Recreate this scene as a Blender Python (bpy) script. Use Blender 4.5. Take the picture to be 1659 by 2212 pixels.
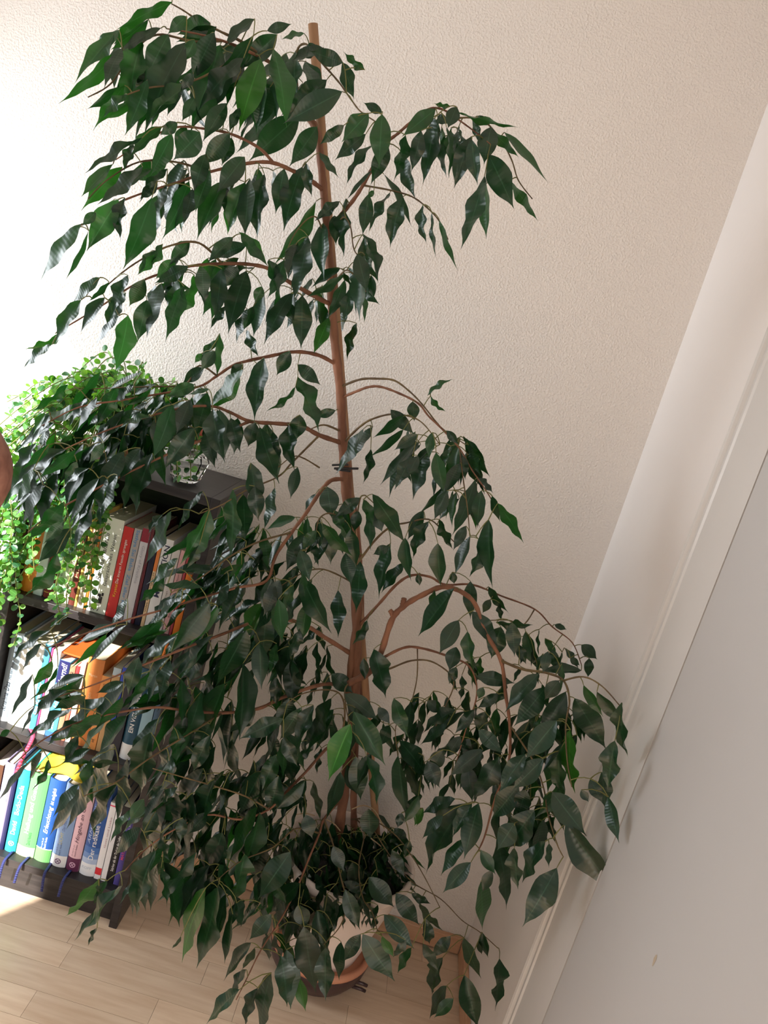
import bpy, bmesh, math, random
from mathutils import Vector, Matrix
random.seed(7)
scene = bpy.context.scene
C = scene.collection
for o in list(bpy.data.objects): bpy.data.objects.remove(o)

# ------------------------------------------------------------------ camera
FPX, CX, CY = 1661.0, 829.5, 1106.0
CAM = Vector((0, 0, 1.5))
PITCH, ROLL, YAW = math.radians(11.95), math.radians(16.23), math.radians(-1.3)
FW = Vector((math.sin(YAW)*math.cos(PITCH), math.cos(YAW)*math.cos(PITCH), -math.sin(PITCH)))
RT0 = Vector((math.cos(YAW), -math.sin(YAW), 0)); UP0 = RT0.cross(FW)
XR = math.cos(ROLL)*RT0 + math.sin(ROLL)*UP0
YU = math.cos(ROLL)*UP0 - math.sin(ROLL)*RT0
cam = bpy.data.cameras.new('camera'); camo = bpy.data.objects.new('camera', cam); C.objects.link(camo)
cam.sensor_fit = 'VERTICAL'; cam.sensor_height = 24.0; cam.lens = 24.0*FPX/2212.0; cam.clip_start = 0.02
camo.matrix_world = Matrix(((XR.x, YU.x, -FW.x, CAM.x), (XR.y, YU.y, -FW.y, CAM.y), (XR.z, YU.z, -FW.z, CAM.z), (0, 0, 0, 1)))
scene.camera = camo
def ray(px, py): return FW + XR*((px-CX)/FPX) - YU*((py-CY)/FPX)
def at(px, py, Y):
    """point of the room seen at a photo pixel, at room depth Y"""
    d = ray(px, py); return CAM + d*(Y/d.y)

# ------------------------------------------------------------------ light
RW, BW, LW, CEIL = 0.498, 1.828, -1.32, 2.52      # right wall, back wall, left wall, ceiling
world = bpy.data.worlds.new('daylight'); scene.world = world; world.use_nodes = True
world.node_tree.nodes['Background'].inputs[0].default_value = (1.0, 0.96, 0.94, 1)
world.node_tree.nodes['Background'].inputs[1].default_value = 0.54
WIN = (0.33, 1.72, 0.10, 1.92)                    # glazed balcony door in the left wall: y0 y1 z0 z1
sun = bpy.data.lights.new('sun', 'SUN'); sun.energy = 16.0; sun.angle = math.radians(0.9); sun.color = (1, .96, .9)
suno = bpy.data.objects.new('sun', sun); C.objects.link(suno)
suno.rotation_euler = Vector((0.55, 0.80, -0.60)).to_track_quat('-Z', 'Y').to_euler()
sky = bpy.data.lights.new('window_sky', 'AREA'); sky.shape = 'RECTANGLE'; sky.size = .56; sky.size_y = .74
sky.energy = 18.0; sky.color = (0.90, 0.95, 1.0)
skyo = bpy.data.objects.new('window_sky', sky); C.objects.link(skyo)
skyo.location = (LW-0.13, 1.40, 1.36)
skyo.rotation_euler = (math.radians(90), 0, math.radians(-90))
scene.view_settings.view_transform = 'Standard'; scene.view_settings.look = 'None'
scene.view_settings.gamma = 1.0; scene.view_settings.use_curve_mapping = False
scene.view_settings.exposure = 0.0

# ------------------------------------------------------------------ helpers
def mat(name, col, rough=0.6, spec=0.4, **kw):
    m = bpy.data.materials.new(name); m.use_nodes = True
    b = m.node_tree.nodes['Principled BSDF']
    b.inputs['Base Color'].default_value = (*col, 1); b.inputs['Roughness'].default_value = rough
    b.inputs['Specular IOR Level'].default_value = spec
    for k, v in kw.items(): b.inputs[k.replace('_', ' ')].default_value = v
    return m
def srgb(r, g, b):
    f = lambda c: ((c/255)/12.92 if c/255 <= .04045 else ((c/255+.055)/1.055)**2.4)
    return (f(r), f(g), f(b))
def N(m, t, **kw):
    n = m.node_tree.nodes.new(t)
    for k, v in kw.items(): setattr(n, k, v)
    return n
def link(m, a, b): m.node_tree.links.new(a, b)
def add_bump(m, scale, dist, strength=1.0, kind='noise', detail=3, rough=.5, coord='Object', stretch=None):
    tc = N(m, 'ShaderNodeTexCoord'); src = tc.outputs[coord]
    if stretch:
        mp = N(m, 'ShaderNodeMapping'); mp.inputs['Scale'].default_value = stretch; link(m, src, mp.inputs[0]); src = mp.outputs[0]
    t = N(m, 'ShaderNodeTexNoise'); t.inputs['Scale'].default_value = scale
    t.inputs['Detail'].default_value = detail; t.inputs['Roughness'].default_value = rough
    link(m, src, t.inputs['Vector']); out = t.outputs['Fac']
    if kind == 'chip':
        r = N(m, 'ShaderNodeValToRGB'); r.color_ramp.elements[0].position = .42; r.color_ramp.elements[1].position = .72
        link(m, out, r.inputs[0]); out = r.outputs[0]
    bp = N(m, 'ShaderNodeBump'); bp.inputs['Distance'].default_value = dist; bp.inputs['Strength'].default_value = strength
    link(m, out, bp.inputs['Height']); link(m, bp.outputs[0], m.node_tree.nodes['Principled BSDF'].inputs['Normal'])
    return src
def mottle(m, c1, c2, scale, detail=4, stretch=None, lo=.35, hi=.65, coord='Object', randomise=0):
    tc = N(m, 'ShaderNodeTexCoord'); src = tc.outputs[coord]
    if stretch:
        mp = N(m, 'ShaderNodeMapping'); mp.inputs['Scale'].default_value = stretch; link(m, src, mp.inputs[0]); src = mp.outputs[0]
    t = N(m, 'ShaderNodeTexNoise'); t.inputs['Scale'].default_value = scale; t.inputs['Detail'].default_value = detail
    link(m, src, t.inputs['Vector'])
    r = N(m, 'ShaderNodeValToRGB'); e = r.color_ramp.elements
    e[0].position, e[1].position = lo, hi; e[0].color, e[1].color = (*c1, 1), (*c2, 1)
    link(m, t.outputs['Fac'], r.inputs[0]); out = r.outputs[0]
    if randomise:
        oi = N(m, 'ShaderNodeObjectInfo'); hs = N(m, 'ShaderNodeHueSaturation'); mr = N(m, 'ShaderNodeMapRange')
        mr.inputs['To Min'].default_value = 1-randomise; mr.inputs['To Max'].default_value = 1+randomise
        link(m, oi.outputs['Random'], mr.inputs[0]); link(m, mr.outputs[0], hs.inputs['Value']); link(m, out, hs.inputs['Color']); out = hs.outputs[0]
    link(m, out, m.node_tree.nodes['Principled BSDF'].inputs['Base Color'])

class MB:
    """collects verts and faces; build() links them as one mesh object"""
    def __init__(s): s.v = []; s.f = []; s.sm = []
    def box(s, x0, x1, y0, y1, z0, z1):
        b = len(s.v); s.v += [Vector(p) for p in ((x0,y0,z0),(x1,y0,z0),(x1,y1,z0),(x0,y1,z0),(x0,y0,z1),(x1,y0,z1),(x1,y1,z1),(x0,y1,z1))]
        for q in ((0,3,2,1),(4,5,6,7),(0,1,5,4),(1,2,6,5),(2,3,7,6),(3,0,4,7)): s.f.append([b+i for i in q]); s.sm.append(False)
        return s
    def tube(s, pts, rad, n=6, cap=True, smooth=True):
        pts = [Vector(p) for p in pts]; b = len(s.v); k = len(pts)
        if not hasattr(rad, '__len__'): rad = [rad]*k
        t0 = (pts[1]-pts[0]).normalized(); a = t0.orthogonal().normalized()
        for i, p in enumerate(pts):
            t = (pts[min(i+1, k-1)]-pts[max(i-1, 0)])
            t = t.normalized() if t.length > 1e-9 else t0
            a = (a - t*a.dot(t)); a = a.normalized() if a.length > 1e-6 else t.orthogonal().normalized()
            c = t.cross(a)
            for j in range(n):
                w = 2*math.pi*j/n; s.v.append(p + (a*math.cos(w)+c*math.sin(w))*rad[i])
        for i in range(k-1):
            for j in range(n):
                s.f.append([b+i*n+j, b+i*n+(j+1)%n, b+(i+1)*n+(j+1)%n, b+(i+1)*n+j]); s.sm.append(smooth)
        if cap:
            s.f.append([b+j for j in range(n-1, -1, -1)]); s.sm.append(False)
            s.f.append([b+(k-1)*n+j for j in range(n)]); s.sm.append(False)
        return s
    def lathe(s, prof, n=32, c=(0, 0, 0), smooth=True, close=False):
        b = len(s.v); k = len(prof)
        for r, z in prof:
            for j in range(n):
                w = 2*math.pi*j/n; s.v.append(Vector((c[0]+r*math.cos(w), c[1]+r*math.sin(w), c[2]+z)))
        for i in range(k-1):
            for j in range(n):
                s.f.append([b+i*n+j, b+i*n+(j+1)%n, b+(i+1)*n+(j+1)%n, b+(i+1)*n+j]); s.sm.append(smooth)
        s.f.append([b+j for j in range(n-1, -1, -1)]); s.sm.append(False)
        s.f.append([b+(k-1)*n+j for j in range(n)]); s.sm.append(False)
        return s
    def prism(s, outline, z0, z1, smooth=False):
        """outline: counter-clockwise XY points, extruded along z"""
        b = len(s.v); n = len(outline)
        s.v += [Vector((x, y, z0)) for x, y in outline] + [Vector((x, y, z1)) for x, y in outline]
        for j in range(n): s.f.append([b+j, b+(j+1)%n, b+n+(j+1)%n, b+n+j]); s.sm.append(smooth)
        s.f.append([b+j for j in range(n-1, -1, -1)]); s.sm.append(False); s.f.append([b+n+j for j in range(n)]); s.sm.append(False)
        return s
    def quad(s, *p):
        b = len(s.v); s.v += [Vector(q) for q in p]; s.f.append(list(range(b, b+len(p)))); s.sm.append(True); return s
    def mesh(s, name, m):
        me = bpy.data.meshes.new(name); me.from_pydata([tuple(v) for v in s.v], [], s.f)
        me.polygons.foreach_set('use_smooth', s.sm)
        if m: me.materials.append(m)
        me.update(); return me
    def build(s, name, m, parent=None, bevel=0, seg=2):
        o = bpy.data.objects.new(name, s.mesh(name, m)); C.objects.link(o)
        if parent: o.parent = parent
        if bevel:
            b = o.modifiers.new('bevel', 'BEVEL'); b.width = bevel; b.segments = seg; b.limit_method = 'ANGLE'
        return o
def tag(o, label, cat, group=None, kind=None):
    o['label'] = label; o['category'] = cat
    if group: o['group'] = group
    if kind: o['kind'] = kind
    return o
def empty(name, loc=(0, 0, 0)):
    o = bpy.data.objects.new(name, None); o.empty_display_size = .05; C.objects.link(o); o.location = loc; return o
def structure(o, label=None):
    o['kind'] = 'structure'
    if label: o['label'] = label
    return o
def part(o, parent):
    """parent keeping world placement (things are Empties without rotation)"""
    o.parent = parent; o.matrix_parent_inverse = Matrix.Translation(-parent.location); return o
def catmull(P, n=6):
    out = []
    for i in range(len(P)-1):
        p0, p1, p2, p3 = P[max(i-1, 0)], P[i], P[i+1], P[min(i+2, len(P)-1)]
        for k in range(n):
            t = k/n; out.append(.5*((2*p1)+(-p0+p2)*t+(2*p0-5*p1+4*p2-p3)*t*t+(-p0+3*p1-3*p2+p3)*t**3))
    out.append(P[-1].copy()); return out

# ------------------------------------------------------------------ the room
M_wall = mat('woodchip_wall', srgb(231, 224, 217), .9, .2); add_bump(M_wall, 210, .002, .5, 'chip', 2, .45)
M_wallr = mat('smooth_wall', srgb(238, 233, 230), .75, .25); add_bump(M_wallr, 30, .002, .3)
M_ceil = mat('ceiling_paint', srgb(240, 235, 228), .9, .2)
M_floorbase = mat('floor_underlay', srgb(150, 118, 92), .8)
M_plank = mat('beech_plank', srgb(205, 170, 135), .33, .5)
mottle(M_plank, srgb(205, 175, 147), srgb(223, 198, 172), 7, 6, (1.0, 9, 1), .3, .7, 'Object', .07)
M_base = mat('beech_baseboard', srgb(206, 160, 125), .4)
mottle(M_base, srgb(196, 150, 116), srgb(214, 172, 138), 5, 5, (1, 6, 9))
M_white = mat('white_lacquer', srgb(208, 205, 202), .28, .5); add_bump(M_white, 9, .004, .12)
M_dark = mat('gap_shade', srgb(40, 34, 30), .9)

f = structure(MB().box(LW, RW, -1.6, BW, -.06, -.006).build('floor', M_floorbase))
# laminate strips, running along the back wall
row = 0; y = BW - .004; pw = .068
while y > -1.2:
    x = RW - .002 - (.11 + .37*((row*0.618) % 1.0)); xe = RW - .003; first = True
    while xe > LW + .01:
        xs = max(LW+.003, x)
        p = MB().box(xs, xe-.0006, y-pw+.0007, y, -.006, 0).build('plank', M_plank, f)
        xe = xs; x = xs - random.uniform(.30, .46)
    row += 1; y -= pw
wall_back = structure(MB().box(LW, RW+.12, BW, BW+.12, -.05, CEIL+.06).build('wall_back', M_wall))
DY0, DY1, DZ = 0.28, 1.135, 2.03                       # door leaf
wr = MB(); wr.box(RW, RW+.12, 1.165, BW, -.05, CEIL); wr.box(RW, RW+.12, -1.6, DY0-.03, -.05, CEIL); wr.box(RW, RW+.12, DY0-.03, 1.165, DZ+.02, CEIL)
structure(wr.build('wall_right', M_wallr))
wl = MB(); wl.box(LW-.12, LW, -1.6, WIN[0], -.05, CEIL); wl.box(LW-.12, LW, WIN[1], BW, -.05, CEIL)
wl.box(LW-.12, LW, WIN[0], WIN[1], -.05, WIN[2]); wl.box(LW-.12, LW, WIN[0], WIN[1], WIN[3], CEIL)
structure(wl.build('wall_left', M_wallr))
structure(MB().box(LW-.12, RW+.12, -1.6, BW, CEIL, CEIL+.08).build('ceiling', M_ceil))
wf = MB()
for a in ((WIN[0], WIN[0]+.05, WIN[2], WIN[3]), (WIN[1]-.05, WIN[1], WIN[2], WIN[3]), (WIN[0]+.05, WIN[1]-.05, WIN[2], WIN[2]+.06), (WIN[0]+.05, WIN[1]-.05, WIN[3]-.06, WIN[3])):
    wf.box(LW-.09, LW-.03, *a)
structure(wf.build('window_1', M_white, None, .004))
# baseboards: thin foot strip with a dark joint at the floor
bb = structure(MB().box(LW, RW-.014, BW-.014, BW, .003, .052).build('baseboard_back', M_base, None, .003))
bb2 = structure(MB().box(RW-.014, RW, 1.303, BW-.014, .003, .052).build('baseboard_right', M_base, None, .003))
# door casing: flat board with a rounded bead and groove on its outer edge
cs = MB()
def casing(outl, z0, z1): cs.prism(outl, z0, z1)
prof = [(RW, DY1+.006), (RW-.020, DY1+.006), (RW-.021, 1.262), (RW-.024, 1.266), (RW-.024, 1.272), (RW-.020, 1.276), (RW-.020, 1.284),
        (RW-.025, 1.288), (RW-.027, 1.293), (RW-.025, 1.299), (RW-.018, 1.303), (RW, 1.303)]
casing(prof[::-1], 0.0, DZ+.17)
t1 = structure(cs.build('trim_1', M_white))
cs = MB(); cs.box(RW-.021, RW, DY0-.17, DY0-.006, 0, DZ+.17); structure(cs.build('trim_2', M_white, None, .004))
cs = MB(); cs.box(RW-.021, RW, DY0-.006, DY1+.006, DZ+.006, DZ+.17); structure(cs.build('trim_3', M_white, None, .004))
M_door = mat('door_paint', srgb(186, 184, 183), .35, .5); add_bump(M_door, 2.2, .02, .25)
dl = structure(MB().box(RW-.021, RW+.02, DY0, DY1+.001, .006, DZ).build('door_1', M_door, None, .002))
structure(MB().box(RW+.03, RW+.05, DY0-.03, 1.165, 0, DZ+.02).build('trim_4', M_dark))  # dark sheet behind the leaf, its colour stands in for shade in the gap
M_steel = mat('brushed_steel', (.5, .5, .5), .3, .5, Metallic=1.0)
h = MB(); h.tube([(RW-.021, DY0+.07, 1.04), (RW-.07, DY0+.07, 1.04), (RW-.075, DY0+.085, 1.04), (RW-.075, DY0+.19, 1.04)], .009, 10)
h.build('door_handle', M_steel, dl)
for hz in (0.25, 1.78):
    MB().tube([(RW-.026, DY1+.003, hz), (RW-.026, DY1+.003, hz+.08)], .006, 10).build('hinge', M_steel, dl)
M_mark = mat('scuff', srgb(176, 160, 140), .6)
mk = at(1414, 2075, 1.0); d = ray(1414, 2075); mk = CAM + d*((RW-.0212)/d.x)
sc = MB(); sc.v = [Vector((RW-.0213, mk.y+.004*math.cos(a)*(1 if a < 3.14 else .6), mk.z+.009*math.sin(a))) for a in [k*math.pi/5 for k in range(10)]]; sc.f = [list(range(9, -1, -1))]; sc.sm = [False]
sc.build('scuff_mark', M_mark, dl)

# ------------------------------------------------------------------ bookcase
BX0, BX1, BF, BBK = -.797, -.373, 1.562, 1.824
PT = .020
M_case = mat('black_brown_wood', srgb(36, 32, 33), .42, .5)
mottle(M_case, srgb(30, 27, 28), srgb(50, 45, 45), 8, 5, (1, 1, 14)); add_bump(M_case, 60, .001, .3, 'noise', 3, .5, 'Object', (1, 1, 8))
case = tag(empty('bookcase', ((BX0+BX1)/2, BF, 0)), 'narrow black-brown wooden bookcase with three filled shelves against the wall', 'bookcase')
def cp(name, *b, bev=.0012): return part(MB().box(*b).build(name, M_case, None, bev), case)
cp('side_panel', BX0, BX0+PT, BF, BBK, 0, 1.093); cp('side_panel', BX1-PT, BX1, BF, BBK, 0, 1.093)
cp('top_panel', BX0+PT, BX1-PT, BF, BBK-.004, 1.073, 1.093)
SH = (.097, .427, .757)
for z in SH: cp('shelf', BX0+PT, BX1-PT, BF+.002, BBK-.004, z-.020, z)
cp('plinth', BX0+PT, BX1-PT, BF+.022, BF+.036, 0, SH[0]-.020)
cp('back_panel', BX0+PT, BX1-PT, BBK-.004, BBK, 0, 1.073)

# ------------------------------------------------------------------ books
cols = {}
def colmat(c, rough=.45):
    if c not in cols: cols[c] = mat('print_%02x%02x%02x' % c, srgb(*c), rough)
    return cols[c]
M_page = mat('page_block', srgb(216, 204, 178), .9, .1); add_bump(M_page, 400, .0006, .5, 'noise', 1, .5, 'Object', (1, .05, .05))
dg = None
def text_verts(s, italic=0.0, bold=0.0):
    cu = bpy.data.curves.new('t', 'FONT'); cu.body = s; cu.resolution_u = 2; cu.shear = italic; cu.offset = bold; cu.fill_mode = 'FRONT'
    ob = bpy.data.objects.new('t', cu); C.objects.link(ob)
    d = bpy.context.evaluated_depsgraph_get(); me = bpy.data.meshes.new_from_object(ob.evaluated_get(d))
    V = [v.co.copy() for v in me.vertices]; F = [list(p.vertices) for p in me.polygons]
    bpy.data.objects.remove(ob); bpy.data.meshes.remove(me)
    return V, F
def book(x0, x1, z, h, col, label, name='book', deep=.15, yf=1.586, hard=False, bands=(), texts=(), dots=(), group='books', pages=None, rough=.45):
    """a book standing on its tail, spine to the room; bands/texts are children"""
    w = x1-x0-.0008; xc = (x0+x1)/2; bul = min(.005, w*.16) if hard else .0006
    t = .0022 if hard else .0008
    b = tag(empty(name, (xc, yf, z)), label, 'book', group)
    arc = lambda x: bul*(2*x/w)**2               # spine surface y offset from the apex
    xs = [-w/2 + w*k/8 for k in range(9)]
    out = [(x, arc(x)) for x in xs] + [(w/2, deep), (w/2-t, deep), (w/2-t, arc(w/2)+t)] + [(x, arc(x)+t) for x in reversed(xs[1:-1])] + [(-w/2+t, arc(w/2)+t), (-w/2+t, deep), (-w/2, deep)]
    cv = MB().prism(out, 0, h).build('cover', colmat(col, rough), b)
    g = .004 if hard else .0006
    MB().box(-w/2+t, w/2-t, bul+t+(.004 if hard else 0), deep-g, g, h-g).build('pages', pages or M_page, b)
    for z0, z1, c in bands:
        m = MB(); 
        for k in range(8):
            m.quad((xs[k], arc(xs[k])-.0003, z0*h), (xs[k+1], arc(xs[k+1])-.0003, z0*h), (xs[k+1], arc(xs[k+1])-.0003, z1*h), (xs[k], arc(xs[k])-.0003, z1*h))
        m.build('band', colmat(c, rough), cv)
    for tx in texts:
        s, z0, z1, xf, wf, c = tx[:6]; style = tx[6] if len(tx) > 6 else ''
        V, F = text_verts(s, .25 if 'i' in style else 0, .012 if 'b' in style else 0)
        if not V: continue
        ax0, ax1 = min(v.x for v in V), max(v.x for v in V); ay0, ay1 = min(v.y for v in V), max(v.y for v in V)
        L = (z1-z0)*h; G = wf*w; m = MB()
        for v in V:
            u = (v.x-ax0)/(ax1-ax0); q = ((v.y-ay0)/(ay1-ay0)-.5)*G
            if 'h' in style: X = (u-.5)*wf*w+xf*w; Z = z0*h + (v.y-ay0)/(ay1-ay0)*(z1-z0)*h
            elif 'd' in style: X, Z = xf*w+q, z1*h - u*L        # reads downwards
            else: X, Z = xf*w-q, z0*h + u*L                     # reads upwards
            m.v.append(Vector((X, arc(X)-.0006, Z)))
        m.f = F; m.sm = [False]*len(F)
        m.build('lettering', colmat(c, .5), cv)
    for zc, xf, r, c in dots:                                    # round emblem
        m = MB()
        for k in range(16):
            a0, a1 = 2*math.pi*k/16, 2*math.pi*(k+1)/16; R0, R1 = r*w*.74, r*w
            P = lambda a, R: Vector((xf*w+R*math.cos(a), arc(xf*w+R*math.cos(a))-.0007, zc*h+R*math.sin(a)))
            m.quad(P(a0, R0), P(a0, R1), P(a1, R1), P(a1, R0))
        for a in (.8, 2.35):
            e = Vector((math.cos(a), 0, math.sin(a)))*r*w*.7; n_ = Vector((-e.z, 0, e.x))*.16; c0 = Vector((xf*w, arc(xf*w)-.0007, zc*h))
            m.quad(c0-e-n_, c0+e-n_, c0+e+n_, c0-e+n_)
        m.build('emblem', colmat(c, .5), cv)
    return b
WHITE, BLACK, GOLD = (240, 240, 238), (32, 30, 34), (206, 170, 80)
z = SH[2]; g1 = 'books on the upper shelf'
book(-.774, -.742, z, .205, (196, 118, 34), 'orange book with yellow lettering at the left end of the upper shelf', hard=True, group=g1, texts=[('Auto', .12, .42, 0, .5, (240, 214, 90), 'i')], deep=.17)
book(-.741, -.720, z, .196, (196, 205, 214), 'pale bluish-white book beside the dark red book on upper shelf', group=g1)
book(-.719, -.697, z, .205, (112, 38, 34), 'dark red book with gold WORTE lettering, upper shelf', hard=True, group=g1, texts=[('WORTE', .15, .42, 0, .5, GOLD)], bands=[(.06, .066, GOLD), (.93, .936, GOLD)])
book(-.696, -.673, z, .200, (176, 202, 172), 'plain pale green book on upper shelf', hard=True, group=g1, texts=[('eine Wolke', .3, .6, -.05, .3, (90, 110, 96))])
book(-.672, -.658, z, .125, (222, 218, 184), 'short cream book with script lettering on upper shelf', group=g1, texts=[('Kleine Gnade', .12, .85, 0, .5, (60, 60, 50), 'i')], dots=[(.09, 0, .22, (190, 150, 60))])
book(-.657, -.645, z, .190, (96, 42, 32), 'thin brown-red book with gold lettering on upper shelf', group=g1, texts=[('H. W. Hier', .35, .9, 0, .55, (226, 200, 150))])
book(-.644, -.638, z, .216, (214, 176, 92), 'thin ochre booklet on upper shelf', group=g1)
book(-.637, -.622, z, .196, (206, 162, 140), 'pinkish tan book with small black text, left of the thick white book', group=g1, texts=[('Inf. vielen Wolken Gefunden des', .2, .9, 0, .45, BLACK), ('G  III', .03, .14, 0, .5, BLACK)], bands=[(.0, .45, (214, 196, 168))])
book(-.621, -.616, z, .185, (206, 116, 44), 'thin orange booklet touching the thick white book', group=g1)
b9 = book(-.615, -.571, z, .224, (226, 226, 218), 'thick white book titled Gespräche des Weisen', group=g1, deep=.19, texts=[('Ramana Maharshi', .34, .84, -.22, .26, BLACK, 'i'), ('Gespräche des Weisen', .30, .84, .2, .24, (60, 58, 60)), ('W', .90, .935, -.28, .2, BLACK, 'hb'), ('Sri', .02, .06, -.1, .5, BLACK, 'hi')])
m = MB(); m.prism([(-.004, 0), (.005, 0), (.005, .0004), (-.004, .0004)], .024, .040); m.prism([(-.006, 0), (.001, 0), (.001, .0004), (-.006, .0004)], .040, .046); m.prism([(.002, 0), (.0065, 0), (.0065, .0004), (.002, .0004)], .043, .050)
e = m.build('printed_figure', colmat((40, 38, 40)), b9); e.location = (.004, -.0012, 0)
book(-.570, -.548, z, .214, (206, 52, 52), 'red book titled Die inneren Fesseln sprengen', group=g1, deep=.16, texts=[('Krystal', .23, .37, 0, .4, (240, 200, 60)), ('Die inneren Fesseln sprengen', .38, .86, 0, .4, WHITE)])
book(-.547, -.530, z, .216, (178, 170, 170), 'grey book with blue downward lettering on upper shelf', group=g1, texts=[('Sathya Sai Baba  Ziel aller Reisen', .03, .99, 0, .62, (92, 146, 196), 'db')])
book(-.529, -.511, z, .222, (206, 204, 212), 'light grey book with dark red block at its top', group=g1, bands=[(.86, 1.0, (142, 40, 58))], texts=[('Glory of Krischna', .42, .82, 0, .5, (160, 160, 172), 'd')])
book(-.510, -.503, z, .224, (96, 28, 40), 'thin maroon book left of the navy book', group=g1)
book(-.502, -.489, z, .205, (24, 28, 52), 'dark navy book between maroon and orange-cream books', group=g1)
book(-.488, -.480, z, .196, (222, 190, 150), 'thin orange and cream book with black lettering, left of MEDITATION', group=g1, texts=[('Vidya KIRTANBUCH', .18, .66, 0, .6, BLACK)], bands=[(.68, .97, (226, 132, 66))])
book(-.479, -.456, z, .213, (228, 228, 230), 'white book with bold MEDITATION title', group=g1, deep=.17, texts=[('MEDITATION', .36, .93, 0, .55, (34, 40, 72), 'b')])
book(-.455, -.438, z, .196, (214, 208, 206), 'plain off-white book right of MEDITATION', group=g1, texts=[('Yoga', .40, .5, 0, .3, (120, 110, 110))])
book(-.437, -.422, z, .198, (214, 166, 166), 'pink book with small dark lettering on upper shelf', group=g1, texts=[('Mary Moon', .52, .72, 0, .35, (80, 50, 60)), ('Roman', .2, .32, 0, .3, (80, 50, 60))])
book(-.421, -.415, z, .196, (176, 66, 76), 'thin raspberry red booklet on upper shelf', group=g1)
b19 = book(-.414, -.400, z, .150, (232, 128, 40), 'short bright orange book at the right end of upper shelf', group=g1)
z = SH[1]; g2 = 'books on the middle shelf'
book(-.773, -.744, z, .226, (150, 166, 178), 'grey-blue book lettered Krishna Das at left end of middle shelf', hard=True, yf=1.590, group=g2, deep=.16, texts=[('Krishna Das', .12, .45, -.05, .42, (50, 56, 66), 'i'), ('Mit den Augen der Liebe', .48, .86, .1, .24, (60, 66, 76))], bands=[(.0, .045, (205, 212, 216))])
w1b = book(-.743, -.690, z, .220, (240, 238, 232), 'thick plain white book on middle shelf', hard=True, group=g2, deep=.17)
book(-.689, -.674, z, .222, (74, 138, 164), 'teal-blue book with white lettering on middle shelf', group=g2, texts=[('Die Kraft der Stille', .2, .72, 0, .55, WHITE, 'b')])
book(-.673, -.669, z, .216, (206, 84, 140), 'thin magenta booklet on middle shelf', group=g2)
book(-.668, -.650, z, .214, (238, 232, 224), 'cream-white book left of the dark blue and cyan book', group=g2)
book(-.649, -.624, z, .195, (82, 170, 214), 'dark blue and cyan book with white brush lettering', group=g2, deep=.16, bands=[(.70, 1.0, (38, 40, 92)), (0, .07, (64, 110, 190))], texts=[('kernd!', .72, .97, 0, .6, WHITE, 'bi'), ('auf die Heilung', .1, .68, 0, .5, WHITE, 'i')])
book(-.623, -.610, z, .190, (176, 128, 100), 'brown paperback between cyan and red books', group=g2, texts=[('82', .86, .92, 0, .5, BLACK)])
book(-.609, -.601, z, .192, (204, 58, 62), 'thin red book on middle shelf', group=g2, bands=[(0, .62, (216, 110, 84))])
book(-.600, -.588, z, .206, (214, 208, 198), 'grey-white book with dark label, left of thick orange book', group=g2, texts=[('Bhagavad', .5, .75, 0, .5, (70, 66, 60))])
book(-.587, -.548, z, .222, (216, 134, 70), 'thick orange hardback on middle shelf', hard=True, group=g2, deep=.18, texts=[('Martin', .80, .83, 0, .5, (238, 206, 170), 'h'), ('Offenbarungen', .3, .62, .05, .28, (238, 196, 150))])
book(-.547, -.526, z, .188, (222, 148, 82), 'lower orange paperback beside the thick orange hardback', group=g2, texts=[('puran', .80, .9, 0, .35, (90, 60, 40)), ('ed', .1, .14, 0, .4, (90, 60, 40))])
book(-.525, -.506, z, .216, (186, 148, 102), 'tan book lettered HEIT on middle shelf', group=g2, deep=.16, texts=[('HEIT', .66, .82, -.05, .45, WHITE, 'b')], bands=[(.91, 1, (172, 190, 202))])
book(-.505, -.495, z, .222, (44, 70, 172), 'thin vivid blue book with ARMIN RISI lettering on middle shelf', group=g2, texts=[('ARMIN RISI', .1, .34, 0, .6, WHITE)])
book(-.494, -.471, z, .205, (40, 42, 54), 'dark slate book left of the teal book', group=g2)
book(-.470, -.439, z, .235, (22, 74, 98), 'dark teal hardback lettered WELTEN on middle shelf', hard=True, group=g2, deep=.17, texts=[('EIN VIELTE WELTEN', .30, .88, 0, .34, WHITE, 'b')], bands=[(0, .17, (226, 228, 228))])
book(-.438, -.413, z, .218, (142, 176, 190), 'light grey-blue book at the right of middle shelf', group=g2, texts=[('wichtw', .14, .4, 0, .5, WHITE, 'i')])
book(-.412, -.398, z, .190, (66, 96, 120), 'thin steel blue book at the right end of middle shelf', group=g2)
z = SH[0]; g3 = 'books on the bottom shelf'
book(-.773, -.752, z, .212, (128, 84, 52), 'brown book at left end of bottom shelf', group=g3)
book(-.751, -.729, z, .220, (92, 60, 44), 'dark brown book next to lavender book on bottom shelf', group=g3)
book(-.728, -.703, z, .232, (170, 162, 206), 'lavender book with white lettering on bottom shelf', hard=True, group=g3, texts=[('Das', .55, .68, .05, .5, WHITE, 'b'), ('Nara Dasa', .2, .5, -.05, .4, WHITE)])
book(-.702, -.692, z, .222, (26, 30, 74), 'thin navy book between lavender and turquoise books', group=g3)
tq = book(-.691, -.663, z, .226, (52, 164, 192), 'turquoise book with white lettering on bottom shelf', hard=True, group=g3, texts=[('Bodo-Deda', .46, .82, 0, .42, WHITE, 'b'), ('David', .22, .38, 0, .42, WHITE, 'b')], dots=[(.11, .05, .26, (210, 240, 244))])
gr = book(-.662, -.617, z, .228, (104, 186, 110), 'thick white and green book on bottom shelf', hard=True, group=g3, deep=.17, texts=[('Heilung und Gnade', .28, .88, -.08, .34, WHITE, 'b'), ('David Hawkins', .15, .3, .1, .18, (60, 110, 70))], bands=[(0, .12, (196, 224, 164))])
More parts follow.
